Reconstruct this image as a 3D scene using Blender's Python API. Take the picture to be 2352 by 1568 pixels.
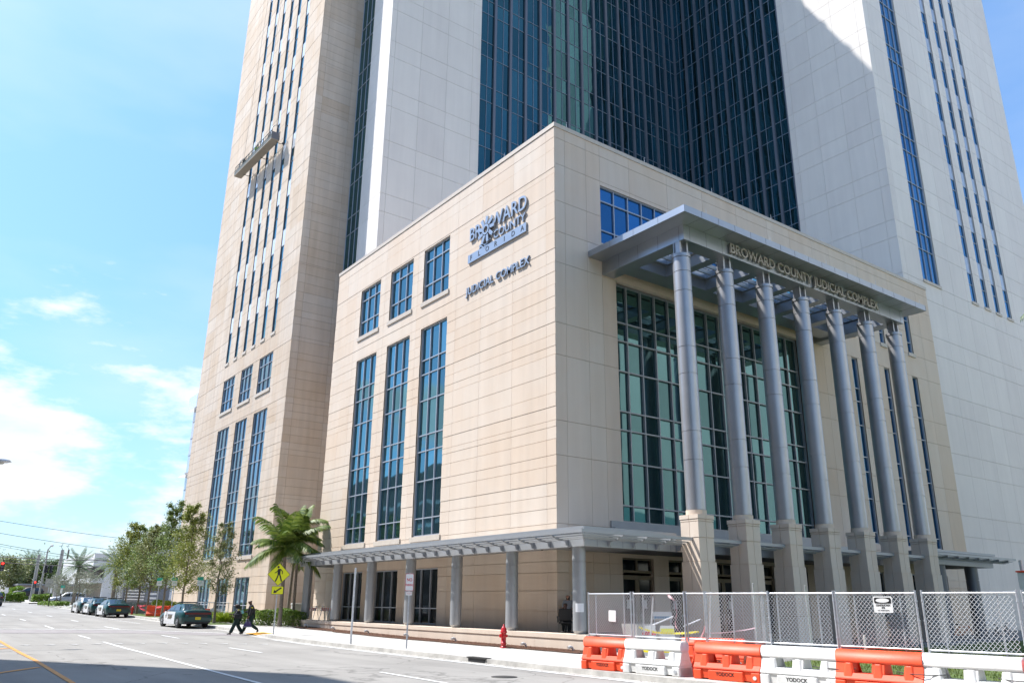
import bpy, bmesh, math, random
from mathutils import Vector, Matrix
R = math.radians
rnd = random.Random(7)
for o in list(bpy.data.objects): bpy.data.objects.remove(o)
scene = bpy.context.scene
COL = scene.collection

# ---------------------------------------------------------------- camera
CP = Vector((-24.5, -29.6, 1.9))
yaw, pitch, roll = R(53.63), R(17.99), R(0.61)
fwd = Vector((math.cos(pitch)*math.cos(yaw), math.cos(pitch)*math.sin(yaw), math.sin(pitch)))
rgt = Vector((math.sin(yaw), -math.cos(yaw), 0)); up = rgt.cross(fwd)
r2 = rgt*math.cos(roll) + up*math.sin(roll); u2 = -rgt*math.sin(roll) + up*math.cos(roll)
cam = bpy.data.cameras.new('camera'); camo = bpy.data.objects.new('camera', cam); COL.objects.link(camo)
cam.sensor_width = 36; cam.lens = 36*1853.9/2352; cam.clip_end = 3000; cam.clip_start = .1
camo.matrix_world = Matrix(((r2.x, u2.x, -fwd.x, CP.x), (r2.y, u2.y, -fwd.y, CP.y), (r2.z, u2.z, -fwd.z, CP.z), (0, 0, 0, 1)))
scene.camera = camo

# ---------------------------------------------------------------- light
SUN_EL = R(55.5); SUND = Vector((-.655*math.cos(SUN_EL), .755*math.cos(SUN_EL), math.sin(SUN_EL))).normalized()
SUN_AZ = math.atan2(SUND.x, SUND.y)      # clockwise from +Y
sun = bpy.data.lights.new('sun', 'SUN'); sun.energy = 4.6; sun.angle = R(.53); sun.color = (1, .965, .925)
suno = bpy.data.objects.new('sun', sun); COL.objects.link(suno)
suno.rotation_euler = SUND.to_track_quat('Z', 'Y').to_euler(); suno.location = (-60, 60, 120)
scene.view_settings.view_transform = 'Standard'; scene.view_settings.look = 'None'
scene.view_settings.exposure = .76; scene.view_settings.gamma = 1; scene.view_settings.use_curve_mapping = False

def world():
    w = bpy.data.worlds.new('World'); scene.world = w; w.use_nodes = True
    nt = w.node_tree; N = nt.nodes; L = nt.links
    bg = N['Background']; bg.inputs[1].default_value = .148
    sky = N.new('ShaderNodeTexSky'); sky.sky_type = 'NISHITA'; sky.sun_disc = False
    sky.sun_elevation = SUN_EL; sky.sun_rotation = SUN_AZ
    sky.air_density = 1.25; sky.dust_density = .6; sky.ozone_density = 1.6
    tc = N.new('ShaderNodeTexCoord'); sep = N.new('ShaderNodeSeparateXYZ'); L.new(tc.outputs['Generated'], sep.inputs[0])
    mp = N.new('ShaderNodeMapping'); mp.inputs['Scale'].default_value = (2.0, 2.0, 5.5); mp.inputs['Location'].default_value = (9.4, 6.3, 4.1)
    L.new(tc.outputs['Generated'], mp.inputs[0])
    n1 = N.new('ShaderNodeTexNoise'); n1.inputs['Scale'].default_value = 2.1; n1.inputs['Detail'].default_value = 9; n1.inputs['Roughness'].default_value = .58
    L.new(mp.outputs[0], n1.inputs[0])
    # cumulus belongs to the band low over the horizon
    band = N.new('ShaderNodeMapRange'); band.inputs[1].default_value = .44; band.inputs[2].default_value = .20; band.inputs[3].default_value = -.2; band.inputs[4].default_value = .085
    L.new(sep.outputs['Z'], band.inputs[0])
    add = N.new('ShaderNodeMath'); add.operation = 'ADD'; L.new(n1.outputs[0], add.inputs[0]); L.new(band.outputs[0], add.inputs[1])
    cr = N.new('ShaderNodeMapRange'); cr.inputs[1].default_value = .525; cr.inputs[2].default_value = .66; cr.interpolation_type = 'SMOOTHSTEP'
    L.new(add.outputs[0], cr.inputs[0])
    # thin high veil
    n2 = N.new('ShaderNodeTexNoise'); n2.inputs['Scale'].default_value = 1.1; n2.inputs['Detail'].default_value = 5; L.new(mp.outputs[0], n2.inputs[0])
    v = N.new('ShaderNodeMapRange'); v.inputs[1].default_value = .42; v.inputs[2].default_value = .75; v.inputs[3].default_value = 0; v.inputs[4].default_value = .35
    L.new(n2.outputs[0], v.inputs[0])
    mx = N.new('ShaderNodeMath'); mx.operation = 'MAXIMUM'; L.new(cr.outputs[0], mx.inputs[0]); L.new(v.outputs[0], mx.inputs[1])
    tint = N.new('ShaderNodeMixRGB'); tint.blend_type = 'MULTIPLY'; tint.inputs[0].default_value = 1; tint.inputs[2].default_value = (.76, .92, 1.04, 1)
    L.new(sky.outputs[0], tint.inputs[1])
    hz = N.new('ShaderNodeMapRange'); hz.inputs[1].default_value = 0; hz.inputs[2].default_value = .80; L.new(sep.outputs['Z'], hz.inputs[0])
    hc = N.new('ShaderNodeMixRGB'); hc.inputs[1].default_value = (.56, .62, .78, 1); hc.inputs[2].default_value = (1.08, 1.12, 1.12, 1); L.new(hz.outputs[0], hc.inputs[0])
    hm = N.new('ShaderNodeMixRGB'); hm.blend_type = 'MULTIPLY'; hm.inputs[0].default_value = 1; L.new(tint.outputs[0], hm.inputs[1]); L.new(hc.outputs[0], hm.inputs[2])
    mix = N.new('ShaderNodeMixRGB'); L.new(mx.outputs[0], mix.inputs[0]); L.new(hm.outputs[0], mix.inputs[1])
    shade = N.new('ShaderNodeMixRGB'); shade.inputs[1].default_value = (4.5, 4.75, 5.0, 1); shade.inputs[2].default_value = (3.3, 3.75, 4.3, 1)
    sr = N.new('ShaderNodeMapRange'); sr.inputs[1].default_value = .60; sr.inputs[2].default_value = .78; L.new(add.outputs[0], sr.inputs[0]); L.new(sr.outputs[0], shade.inputs[0]); L.new(shade.outputs[0], mix.inputs[2])
    L.new(mix.outputs[0], bg.inputs[0])
world()

# ---------------------------------------------------------------- materials
def mat(name, col, rough=.7, metal=0, noise=None, bump=0, spec=.5, var=0, ns=4., emis=None, tone=0, coat=0):
    m = bpy.data.materials.new(name); m.use_nodes = True
    nt = m.node_tree; N = nt.nodes; L = nt.links; b = N['Principled BSDF']
    b.inputs['Base Color'].default_value = (*col, 1); b.inputs['Roughness'].default_value = rough; b.inputs['Metallic'].default_value = metal
    b.inputs['Specular IOR Level'].default_value = spec; b.inputs['Coat Weight'].default_value = coat
    if emis: b.inputs['Emission Color'].default_value = (*emis[0], 1); b.inputs['Emission Strength'].default_value = emis[1]
    if var or bump or tone:
        tc = N.new('ShaderNodeTexCoord')
        n = N.new('ShaderNodeTexNoise'); n.inputs['Scale'].default_value = ns; n.inputs['Detail'].default_value = 6; n.inputs['Roughness'].default_value = .6
        L.new(tc.outputs['Object'], n.inputs[0])
        src = None
        if var:
            mr = N.new('ShaderNodeMapRange'); mr.inputs[1].default_value = .3; mr.inputs[2].default_value = .7; mr.inputs[3].default_value = 1-var; mr.inputs[4].default_value = 1+var
            L.new(n.outputs[0], mr.inputs[0]); src = mr.outputs[0]
        if tone:
            at = N.new('ShaderNodeAttribute'); at.attribute_name = 'tone'
            m2 = N.new('ShaderNodeMapRange'); m2.inputs[3].default_value = 1-tone; m2.inputs[4].default_value = 1+tone; L.new(at.outputs['Fac'], m2.inputs[0])
            if src:
                mu = N.new('ShaderNodeMath'); mu.operation = 'MULTIPLY'; L.new(src, mu.inputs[0]); L.new(m2.outputs[0], mu.inputs[1]); src = mu.outputs[0]
            else: src = m2.outputs[0]
        if src:
            mm = N.new('ShaderNodeVectorMath'); mm.operation = 'SCALE'; mm.inputs[0].default_value = col; L.new(src, mm.inputs['Scale']); L.new(mm.outputs[0], b.inputs['Base Color'])
        if bump:
            n3 = N.new('ShaderNodeTexNoise'); n3.inputs['Scale'].default_value = ns*6; n3.inputs['Detail'].default_value = 4; L.new(tc.outputs['Object'], n3.inputs[0])
            bu = N.new('ShaderNodeBump'); bu.inputs['Strength'].default_value = bump; bu.inputs['Distance'].default_value = .02
            L.new(n3.outputs[0], bu.inputs['Height']); L.new(bu.outputs[0], b.inputs['Normal'])
    return m

def glass_mat(name, tintc, dark, wav=.03, refl=.9, ws=.35):
    """coated facade glass: tinted mirror with slow ripples"""
    m = bpy.data.materials.new(name); m.use_nodes = True
    nt = m.node_tree; N = nt.nodes; L = nt.links; b = N['Principled BSDF']
    b.inputs['Base Color'].default_value = (*tintc, 1); b.inputs['Metallic'].default_value = refl; b.inputs['Roughness'].default_value = .03
    b.inputs['Specular Tint'].default_value = (.75, .95, 1, 1)
    tc = N.new('ShaderNodeTexCoord'); n = N.new('ShaderNodeTexNoise'); n.inputs['Scale'].default_value = ws; n.inputs['Detail'].default_value = 1
    L.new(tc.outputs['Object'], n.inputs[0])
    bu = N.new('ShaderNodeBump'); bu.inputs['Strength'].default_value = wav; bu.inputs['Distance'].default_value = 1.
    L.new(n.outputs[0], bu.inputs['Height']); L.new(bu.outputs[0], b.inputs['Normal'])
    at = N.new('ShaderNodeAttribute'); at.attribute_name = 'tone'
    m2 = N.new('ShaderNodeMapRange'); m2.inputs[3].default_value = .72; m2.inputs[4].default_value = 1.25; L.new(at.outputs['Fac'], m2.inputs[0])
    mm = N.new('ShaderNodeVectorMath'); mm.operation = 'SCALE'; mm.inputs[0].default_value = tintc; L.new(m2.outputs[0], mm.inputs['Scale']); L.new(mm.outputs[0], b.inputs['Base Color'])
    return m

def stone_mat(name, col, warm, stain=.5):
    m = bpy.data.materials.new(name); m.use_nodes = True
    nt = m.node_tree; N = nt.nodes; L = nt.links; b = N['Principled BSDF']; b.inputs['Roughness'].default_value = .85; b.inputs['Specular IOR Level'].default_value = .25
    tc = N.new('ShaderNodeTexCoord')
    n = N.new('ShaderNodeTexNoise'); n.inputs['Scale'].default_value = .33; n.inputs['Detail'].default_value = 6; n.inputs['Roughness'].default_value = .62; L.new(tc.outputs['Object'], n.inputs[0])
    mp = N.new('ShaderNodeMapping'); mp.inputs['Scale'].default_value = (1.4, 1.4, .10); L.new(tc.outputs['Object'], mp.inputs[0])
    s = N.new('ShaderNodeTexNoise'); s.inputs['Scale'].default_value = 1.2; s.inputs['Detail'].default_value = 5; L.new(mp.outputs[0], s.inputs[0])
    at = N.new('ShaderNodeAttribute'); at.attribute_name = 'tone'
    mr = N.new('ShaderNodeMapRange'); mr.inputs[1].default_value = .38; mr.inputs[2].default_value = .68; L.new(n.outputs[0], mr.inputs[0])
    ad = N.new('ShaderNodeMath'); ad.operation = 'MULTIPLY_ADD'; ad.inputs[1].default_value = .75; L.new(at.outputs['Fac'], ad.inputs[0])
    ms = N.new('ShaderNodeMath'); ms.operation = 'MULTIPLY'; ms.inputs[1].default_value = .45; L.new(mr.outputs[0], ms.inputs[0]); L.new(ms.outputs[0], ad.inputs[2])
    mix = N.new('ShaderNodeMixRGB'); mix.inputs[1].default_value = (*col, 1); mix.inputs[2].default_value = (*warm, 1); L.new(ad.outputs[0], mix.inputs[0])
    ms2 = N.new('ShaderNodeMapRange'); ms2.inputs[1].default_value = .3; ms2.inputs[2].default_value = .75; ms2.inputs[3].default_value = 1.05; ms2.inputs[4].default_value = 1.05-.28*stain; L.new(s.outputs[0], ms2.inputs[0])
    sc = N.new('ShaderNodeVectorMath'); sc.operation = 'SCALE'; L.new(mix.outputs[0], sc.inputs[0]); L.new(ms2.outputs[0], sc.inputs['Scale']); L.new(sc.outputs[0], b.inputs['Base Color'])
    g = N.new('ShaderNodeTexNoise'); g.inputs['Scale'].default_value = 22; g.inputs['Detail'].default_value = 3; L.new(tc.outputs['Object'], g.inputs[0])
    bu = N.new('ShaderNodeBump'); bu.inputs['Strength'].default_value = .25; bu.inputs['Distance'].default_value = .01; L.new(g.outputs[0], bu.inputs['Height']); L.new(bu.outputs[0], b.inputs['Normal'])
    return m

M = {}
M['stone'] = stone_mat('warm_limestone', (.68, .588, .495), (.655, .52, .40), .4)
M['stone2'] = stone_mat('weathered_limestone', (.635, .545, .455), (.56, .435, .32), .7)
M['white'] = stone_mat('pale_precast', (.76, .715, .655), (.70, .65, .60), .25)
M['cap'] = mat('parapet_cap', (.55, .48, .40), .6, var=.06)
M['alu2'] = mat('tower_mullion', (.20, .24, .30), .45, .3)
M['alu'] = mat('window_frame_aluminium', (.42, .45, .50), .4, .25)
M['metal'] = mat('silver_cladding', (.40, .425, .46), .34, .75, var=.04, ns=.8)
M['column'] = mat('column_cladding', (.45, .45, .465), .40, .7, var=.05, ns=1.2)
M['canopy'] = mat('canopy_metal', (.36, .375, .39), .42, .35, var=.05, ns=1.)
M['fin'] = mat('dark_fin', (.16, .17, .20), .45, .5)
M['g_blue'] = glass_mat('blue_glass', (.05, .17, .33), .01, .02)
M['g_teal'] = glass_mat('teal_glass', (.115, .245, .29), .01, .018, ws=.4)
M['g_wing'] = glass_mat('grey_blue_glass', (.15, .22, .285), .01, .018, ws=.4)
M['g_green'] = glass_mat('green_glass', (.105, .20, .205), .01, .012, ws=.35)
M['g_tower'] = glass_mat('tower_glass', (.05, .135, .155), .01, .02)
M['g_dark'] = mat('dark_glass', (.006, .012, .014), .08, 0, spec=.45)
M['spandrel'] = mat('white_spandrel', (.62, .64, .66), .12, var=.05, spec=1., coat=.8)
M['spandrel_b'] = mat('shaded_spandrel_bay_glass', (.33, .38, .47), .15, spec=1., coat=.6)  # shaded copy of white spandrel, sky reflection painted in as blue; doubles as bay glass
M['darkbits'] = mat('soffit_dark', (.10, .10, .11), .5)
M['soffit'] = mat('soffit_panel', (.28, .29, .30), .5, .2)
M['cradle'] = mat('cradle_steel', (.10, .11, .095), .6, .3, var=.3, ns=3)
M['wiremesh'] = mat('galvanised_wire', (.60, .61, .62), .5, .2)
M['bronze'] = mat('bronze_door_frame', (.22, .18, .13), .35, .6)
M['letter'] = mat('aged_bronze_letter', (.44, .40, .36), .45, .4)
M['black'] = mat('black_paint', (.015, .015, .017), .5)
M['steel'] = mat('galvanised_steel', (.52, .54, .57), .42, .5, var=.18, ns=9)
M['signyel'] = mat('fluorescent_sign', (.80, .80, .015), .5)
M['signwhite'] = mat('sign_white', (.8, .8, .8), .5)
M['signred'] = mat('sign_red', (.6, .03, .05), .5)
M['signgreen'] = mat('sign_green', (.03, .40, .28), .5)
M['hydrant'] = mat('hydrant_red', (.50, .012, .015), .35, coat=.3, var=.15, ns=8)
M['orange'] = mat('orange_plastic', (.80, .085, .025), .5, var=.16, ns=2.2, bump=.08)
M['whitep'] = mat('white_plastic', (.68, .68, .665), .5, var=.13, ns=2.2, bump=.08)
M['bark'] = mat('bark', (.21, .175, .135), .9, var=.3, ns=12, bump=.6)
M['palmbark'] = mat('palm_bark', (.24, .20, .16), .9, var=.25, ns=10, bump=.5)
M['mulch'] = mat('bark_mulch', (.12, .055, .03), .95, var=.5, ns=20, bump=1)
M['tyre'] = mat('tyre_rubber', (.02, .02, .02), .8)
M['rim'] = mat('wheel_steel', (.25, .26, .28), .3, .8)
M['cargreen'] = mat('dark_green_paint', (.003, .045, .045), .32, 0, coat=.25, spec=.35)
M['carwhite'] = mat('white_car_paint', (.75, .76, .78), .25, 0, coat=.8)
M['carglass'] = mat('car_glass', (.02, .035, .045), .05, 0, spec=.9)
M['tail'] = mat('tail_light_red', (.10, .004, .006), .25)
M['plate'] = mat('yellow_plate', (.75, .60, .03), .5)
M['decal'] = mat('gold_decal', (.13, .095, .05), .5)
M['skin'] = mat('brown_skin', (.10, .045, .028), .6)
M['skin2'] = mat('tan_skin', (.36, .18, .12), .6)
M['hair'] = mat('black_hair', (.012, .010, .010), .7)
M['jacket'] = mat('black_jacket', (.014, .016, .018), .85, var=.3, ns=6)
M['trousers'] = mat('dark_green_trousers', (.008, .028, .024), .9, var=.3, ns=6)
M['shoe'] = mat('black_leather', (.01, .01, .01), .4)
M['patch'] = mat('yellow_patch', (.6, .5, .03), .7)
M['bagp'] = mat('purple_bag', (.07, .05, .14), .8)
M['bagg'] = mat('grey_bag', (.30, .31, .34), .8)
M['paper'] = mat('paper', (.8, .82, .85), .7)
M['mint'] = mat('mint_mask', (.35, .75, .68), .7)
M['hiviz'] = mat('hi_viz_vest', (.30, .60, .03), .7)
M['paint_w'] = mat('road_paint_white', (.74, .74, .72), .7, var=.16, ns=2.5)
M['paint_worn'] = mat('worn_road_paint', (.44, .43, .41), .8, var=.15, ns=3)
M['paint_y'] = mat('road_paint_yellow', (.62, .27, .045), .7, var=.12, ns=2.5)
M['iron'] = mat('cast_iron', (.05, .048, .045), .7, .3, var=.3, ns=20)
M['brick'] = mat('red_paver_band', (.265, .24, .235), .85, var=.18, ns=2.5)
M['tactile'] = mat('tactile_yellow', (.75, .36, .02), .8)
M['wood'] = mat('pole_wood', (.16, .14, .12), .9, var=.25, ns=4)
M['concrete'] = mat('pole_concrete', (.34, .33, .31), .9, var=.15, ns=3)
M['wire'] = mat('cable_black', (.02, .02, .025), .6)
M['tape_y'] = mat('caution_tape_yellow', (.85, .72, .02), .5)
M['tape_p'] = mat('danger_tape_faded', (.62, .40, .42), .6, var=.3, ns=30)
M['tape_r'] = mat('danger_tape_red', (.75, .05, .06), .5)
M['redlamp'] = mat('red_signal_lamp', (.9, .03, .02), .4, emis=((1, .03, .02), 2.6))
M['greybldg'] = mat('grey_render', (.22, .23, .25), .8, var=.08, ns=.8)
M['whitebldg'] = mat('white_render', (.68, .68, .67), .8, var=.05, ns=.6)
M['tanbldg'] = mat('tan_render', (.30, .26, .21), .85, var=.1, ns=.6)
M['southb'] = mat('south_building_render', (.74, .72, .66), .8, var=.06, ns=.15)
M['westb'] = mat('west_building_render', (.20, .19, .18), .8, var=.2, ns=.1)
M['roofgreen'] = mat('standing_seam_roof', (.08, .17, .17), .5, .2)
M['slat'] = mat('brown_louvre', (.10, .07, .055), .6)
M['orangefr'] = mat('orange_bicycle', (.55, .12, .03), .4)
M['awning'] = mat('street_lamp_glass', (.5, .48, .42), .3)
M['shadeglove'] = mat('chair_mesh', (.02, .02, .022), .8)
M['blue'] = mat('blue_paint', (.10, .25, .40), .5)

def leaf_mat(name, c1, c2, trans=.25):
    m = bpy.data.materials.new(name); m.use_nodes = True
    nt = m.node_tree; N = nt.nodes; L = nt.links; b = N['Principled BSDF']; b.inputs['Roughness'].default_value = .5; b.inputs['Specular IOR Level'].default_value = .35
    at = N.new('ShaderNodeAttribute'); at.attribute_name = 'tone'
    mix = N.new('ShaderNodeMixRGB'); mix.inputs[1].default_value = (*c1, 1); mix.inputs[2].default_value = (*c2, 1)
    L.new(at.outputs['Fac'], mix.inputs[0]); L.new(mix.outputs[0], b.inputs['Base Color'])
    t = N.new('ShaderNodeBsdfTranslucent'); L.new(mix.outputs[0], t.inputs[0])
    ms = N.new('ShaderNodeMixShader'); ms.inputs[0].default_value = trans; L.new(b.outputs[0], ms.inputs[1]); L.new(t.outputs[0], ms.inputs[2])
    L.new(ms.outputs[0], N['Material Output'].inputs[0]); return m
M['leaf'] = leaf_mat('oak_leaf', (.085, .15, .04), (.30, .37, .11))
M['leafy'] = leaf_mat('yellow_green_leaf', (.13, .19, .03), (.38, .39, .09))
M['leafbr'] = leaf_mat('brown_green_leaf', (.11, .14, .045), (.33, .34, .13))
M['leafg'] = leaf_mat('grey_leaf', (.15, .175, .12), (.34, .35, .26))
M['leafd'] = leaf_mat('dense_leaf', (.035, .075, .02), (.14, .20, .04))
M['hedge'] = leaf_mat('hedge_leaf', (.06, .14, .02), (.26, .36, .05))
M['lime'] = leaf_mat('lime_shrub', (.16, .26, .01), (.36, .42, .04))
M['palm'] = leaf_mat('palm_leaf', (.035, .085, .012), (.23, .29, .05))
M['palmd'] = leaf_mat('date_palm_leaf', (.08, .13, .07), (.24, .31, .16))
M['grassb'] = leaf_mat('grass_blade', (.07, .13, .02), (.24, .26, .06))

def road_mat():
    m = bpy.data.materials.new('worn_pale_asphalt'); m.use_nodes = True
    nt = m.node_tree; N = nt.nodes; L = nt.links; b = N['Principled BSDF']; b.inputs['Roughness'].default_value = .9; b.inputs['Specular IOR Level'].default_value = .2
    tc = N.new('ShaderNodeTexCoord')
    def noise(scale, det, sx=1, sy=1):
        mp = N.new('ShaderNodeMapping'); mp.inputs['Scale'].default_value = (sx, sy, 1); L.new(tc.outputs['Object'], mp.inputs[0])
        n = N.new('ShaderNodeTexNoise'); n.inputs['Scale'].default_value = scale; n.inputs['Detail'].default_value = det; L.new(mp.outputs[0], n.inputs[0]); return n.outputs[0]
    def rng(s, a, b_, c, d):
        r = N.new('ShaderNodeMapRange'); r.inputs[1].default_value = a; r.inputs[2].default_value = b_; r.inputs[3].default_value = c; r.inputs[4].default_value = d; L.new(s, r.inputs[0]); return r.outputs[0]
    def mul(a, b_):
        x = N.new('ShaderNodeMath'); x.operation = 'MULTIPLY'; L.new(a, x.inputs[0]); L.new(b_, x.inputs[1]); return x.outputs[0]
    f = mul(rng(noise(.25, 5), .3, .7, .88, 1.08), rng(noise(1.2, 6, 1, .08), .3, .75, 1.08, .88))
    f = mul(f, rng(noise(55, 3), .25, .75, .86, 1.12))
    # thin cracks
    v = N.new('ShaderNodeTexVoronoi'); v.feature = 'DISTANCE_TO_EDGE'; v.inputs['Scale'].default_value = .16
    dv = N.new('ShaderNodeVectorMath'); dv.operation = 'ADD'; nn = N.new('ShaderNodeTexNoise'); nn.inputs['Scale'].default_value = .8; nn.inputs['Detail'].default_value = 6; L.new(tc.outputs['Object'], nn.inputs[0])
    L.new(tc.outputs['Object'], dv.inputs[0]); L.new(nn.outputs['Color'], dv.inputs[1]); L.new(dv.outputs[0], v.inputs[0])
    f = mul(f, rng(v.outputs[0], 0, .006, .62, 1))
    # tyre smears across the junction
    f = mul(f, rng(noise(.35, 4, .25, 2.2), .62, .74, 1, .86))
    c = N.new('ShaderNodeVectorMath'); c.operation = 'SCALE'; c.inputs[0].default_value = (.298, .284, .262); L.new(f, c.inputs['Scale']); L.new(c.outputs[0], b.inputs['Base Color'])
    bu = N.new('ShaderNodeBump'); bu.inputs['Strength'].default_value = .4; bu.inputs['Distance'].default_value = .01; g = noise(70, 3); L.new(g, bu.inputs['Height']); L.new(bu.outputs[0], b.inputs['Normal'])
    return m
M['road'] = road_mat()
def pave_mat(name, col, s):
    m = mat(name, col, .88, var=.07, ns=.9, bump=.3)
    nt = m.node_tree; N = nt.nodes; L = nt.links; b = N['Principled BSDF']
    src = b.inputs['Base Color'].links[0].from_socket
    tc = N.new('ShaderNodeTexCoord'); br = N.new('ShaderNodeTexBrick'); br.offset = 0
    br.inputs['Color1'].default_value = (1, 1, 1, 1); br.inputs['Color2'].default_value = (.95, .95, .94, 1); br.inputs['Mortar'].default_value = (.55, .53, .5, 1)
    br.inputs['Scale'].default_value = 1; br.inputs['Brick Width'].default_value = s; br.inputs['Row Height'].default_value = s; br.inputs['Mortar Size'].default_value = .012
    L.new(tc.outputs['Object'], br.inputs[0])
    mm = N.new('ShaderNodeMixRGB'); mm.blend_type = 'MULTIPLY'; mm.inputs[0].default_value = 1; L.new(src, mm.inputs[1]); L.new(br.outputs[0], mm.inputs[2]); L.new(mm.outputs[0], b.inputs['Base Color'])
    return m
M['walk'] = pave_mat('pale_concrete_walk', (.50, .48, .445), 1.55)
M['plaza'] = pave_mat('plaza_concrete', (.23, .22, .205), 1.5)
M['kerb'] = mat('kerb_concrete', (.42, .405, .375), .9, var=.25, ns=2.2, bump=.5)
M['grass'] = mat('turf', (.085, .125, .028), .95, var=.45, ns=3, bump=1)
M['soil'] = mat('sandy_soil', (.22, .20, .165), .95, var=.3, ns=1)

# ---------------------------------------------------------------- helpers
def gz(y):
    t = y-7; return .0115*.5*(t+math.sqrt(t*t+16))

class Fr:
    """a wall's own frame: u along it, w out of it, z up"""
    def __init__(s, o, U, N): s.o = Vector(o); s.U = Vector(U); s.N = Vector(N); s.flip = s.U.cross(Vector((0, 0, 1))).dot(s.N) < 0
    def p(s, u, w, z): return s.o + s.U*u + s.N*w + Vector((0, 0, z))
W0 = Fr((0, 0, 0), (1, 0, 0), (0, -1, 0))
class MB:
    def __init__(s): s.v = []; s.f = []; s.t = []; s.m = []; s.mats = []; s.smooth = []
    def mi(s, m):
        if m is None: return 0
        if m not in s.mats: s.mats.append(m)
        return s.mats.index(m)
    def face(s, pts, tone=.5, m=None, sm=False):
        i = len(s.v); s.v += [tuple(p) for p in pts]; s.f.append(tuple(range(i, i+len(pts)))); s.t.append(tone); s.m.append(s.mi(m)); s.smooth.append(sm)
    def hexa(s, P, tone=.5, m=None, skip=()):
        """P: 8 corners, bottom ring then top ring, counter-clockwise seen from above"""
        i = len(s.v); s.v += [tuple(p) for p in P]
        F = {'b': (3, 2, 1, 0), 't': (4, 5, 6, 7), 's0': (0, 1, 5, 4), 's1': (1, 2, 6, 5), 's2': (2, 3, 7, 6), 's3': (3, 0, 4, 7)}
        for k, f in F.items():
            if k in skip: continue
            s.f.append(tuple(i+j for j in f)); s.t.append(tone); s.m.append(s.mi(m)); s.smooth.append(False)
    def box(s, x0, x1, y0, y1, z0, z1, tone=.5, m=None, skip=()):
        s.hexa([(x0, y0, z0), (x1, y0, z0), (x1, y1, z0), (x0, y1, z0), (x0, y0, z1), (x1, y0, z1), (x1, y1, z1), (x0, y1, z1)], tone, m, skip)
    def fbox(s, F, u0, u1, w0, w1, z0, z1, tone=.5, m=None):
        a, b = (w0, w1)
        P = [F.p(u0, b, z0), F.p(u1, b, z0), F.p(u1, a, z0), F.p(u0, a, z0), F.p(u0, b, z1), F.p(u1, b, z1), F.p(u1, a, z1), F.p(u0, a, z1)]
        if F.flip: P = [P[1], P[0], P[3], P[2], P[5], P[4], P[7], P[6]]
        s.hexa(P, tone, m)
    def fquad(s, F, u0, u1, w, z0, z1, tone=.5, m=None):
        P = [F.p(u0, w, z0), F.p(u1, w, z0), F.p(u1, w, z1), F.p(u0, w, z1)]
        if F.flip: P = P[::-1]
        s.face(P, tone, m)
    def tube(s, pts, rad, n=8, tone=.5, m=None, caps=True, sm=True):
        pts = [Vector(p) for p in pts]
        if not isinstance(rad, (list, tuple)): rad = [rad]*len(pts)
        rings = []; prev = None
        for i, p in enumerate(pts):
            d = (pts[min(i+1, len(pts)-1)] - pts[max(i-1, 0)])
            if d.length < 1e-9: d = Vector((0, 0, 1))
            d.normalize()
            a = prev if prev is not None else (Vector((1, 0, 0)) if abs(d.x) < .9 else Vector((0, 1, 0)))
            a = (a - d*a.dot(d)); a = a.normalized() if a.length > 1e-6 else d.orthogonal().normalized()
            prev = a; b = d.cross(a); i0 = len(s.v)
            s.v += [tuple(p + (a*math.cos(2*math.pi*k/n) + b*math.sin(2*math.pi*k/n))*rad[i]) for k in range(n)]; rings.append(i0)
        for r0, r1 in zip(rings, rings[1:]):
            for k in range(n):
                s.f.append((r0+k, r0+(k+1) % n, r1+(k+1) % n, r1+k)); s.t.append(tone); s.m.append(s.mi(m)); s.smooth.append(sm)
        if caps:
            s.face([s.v[rings[0]+k] for k in range(n)][::-1], tone, m); s.face([s.v[rings[-1]+k] for k in range(n)], tone, m)
    def lathe(s, c, prof, n=20, tone=.5, m=None, sm=True):
        """prof: (radius, z) from the bottom up"""
        c = Vector(c); rings = []
        for r, z in prof:
            i0 = len(s.v); rings.append(i0)
            s.v += [(c.x+r*math.cos(2*math.pi*k/n), c.y+r*math.sin(2*math.pi*k/n), c.z+z) for k in range(n)]
        for r0, r1 in zip(rings, rings[1:]):
            for k in range(n):
                s.f.append((r0+k, r0+(k+1) % n, r1+(k+1) % n, r1+k)); s.t.append(tone); s.m.append(s.mi(m)); s.smooth.append(sm)
        s.face([s.v[rings[0]+k] for k in range(n)][::-1], tone, m); s.face([s.v[rings[-1]+k] for k in range(n)], tone, m)
    def pane(s, F, u0, u1, w, z0, z1, rr, k=.0022):
        a, b = rr.uniform(-k, k), rr.uniform(-k, k)
        P = [F.p(u0, w-a-b, z0), F.p(u1, w+a-b, z0), F.p(u1, w+a+b, z1), F.p(u0, w-a+b, z1)]
        s.face(P[::-1] if F.flip else P, rr.random())
    def extrude(s, poly, F, w0, w1, tone=.5, m=None):
        """poly of (u,z) extruded along w of frame F"""
        a = [F.p(u, w0, z) for u, z in poly]; b = [F.p(u, w1, z) for u, z in poly]; n = len(poly)
        s.face(b, tone, m); s.face(a[::-1], tone, m)
        for k in range(n): s.face([a[k], a[(k+1) % n], b[(k+1) % n], b[k]], tone, m)
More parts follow.
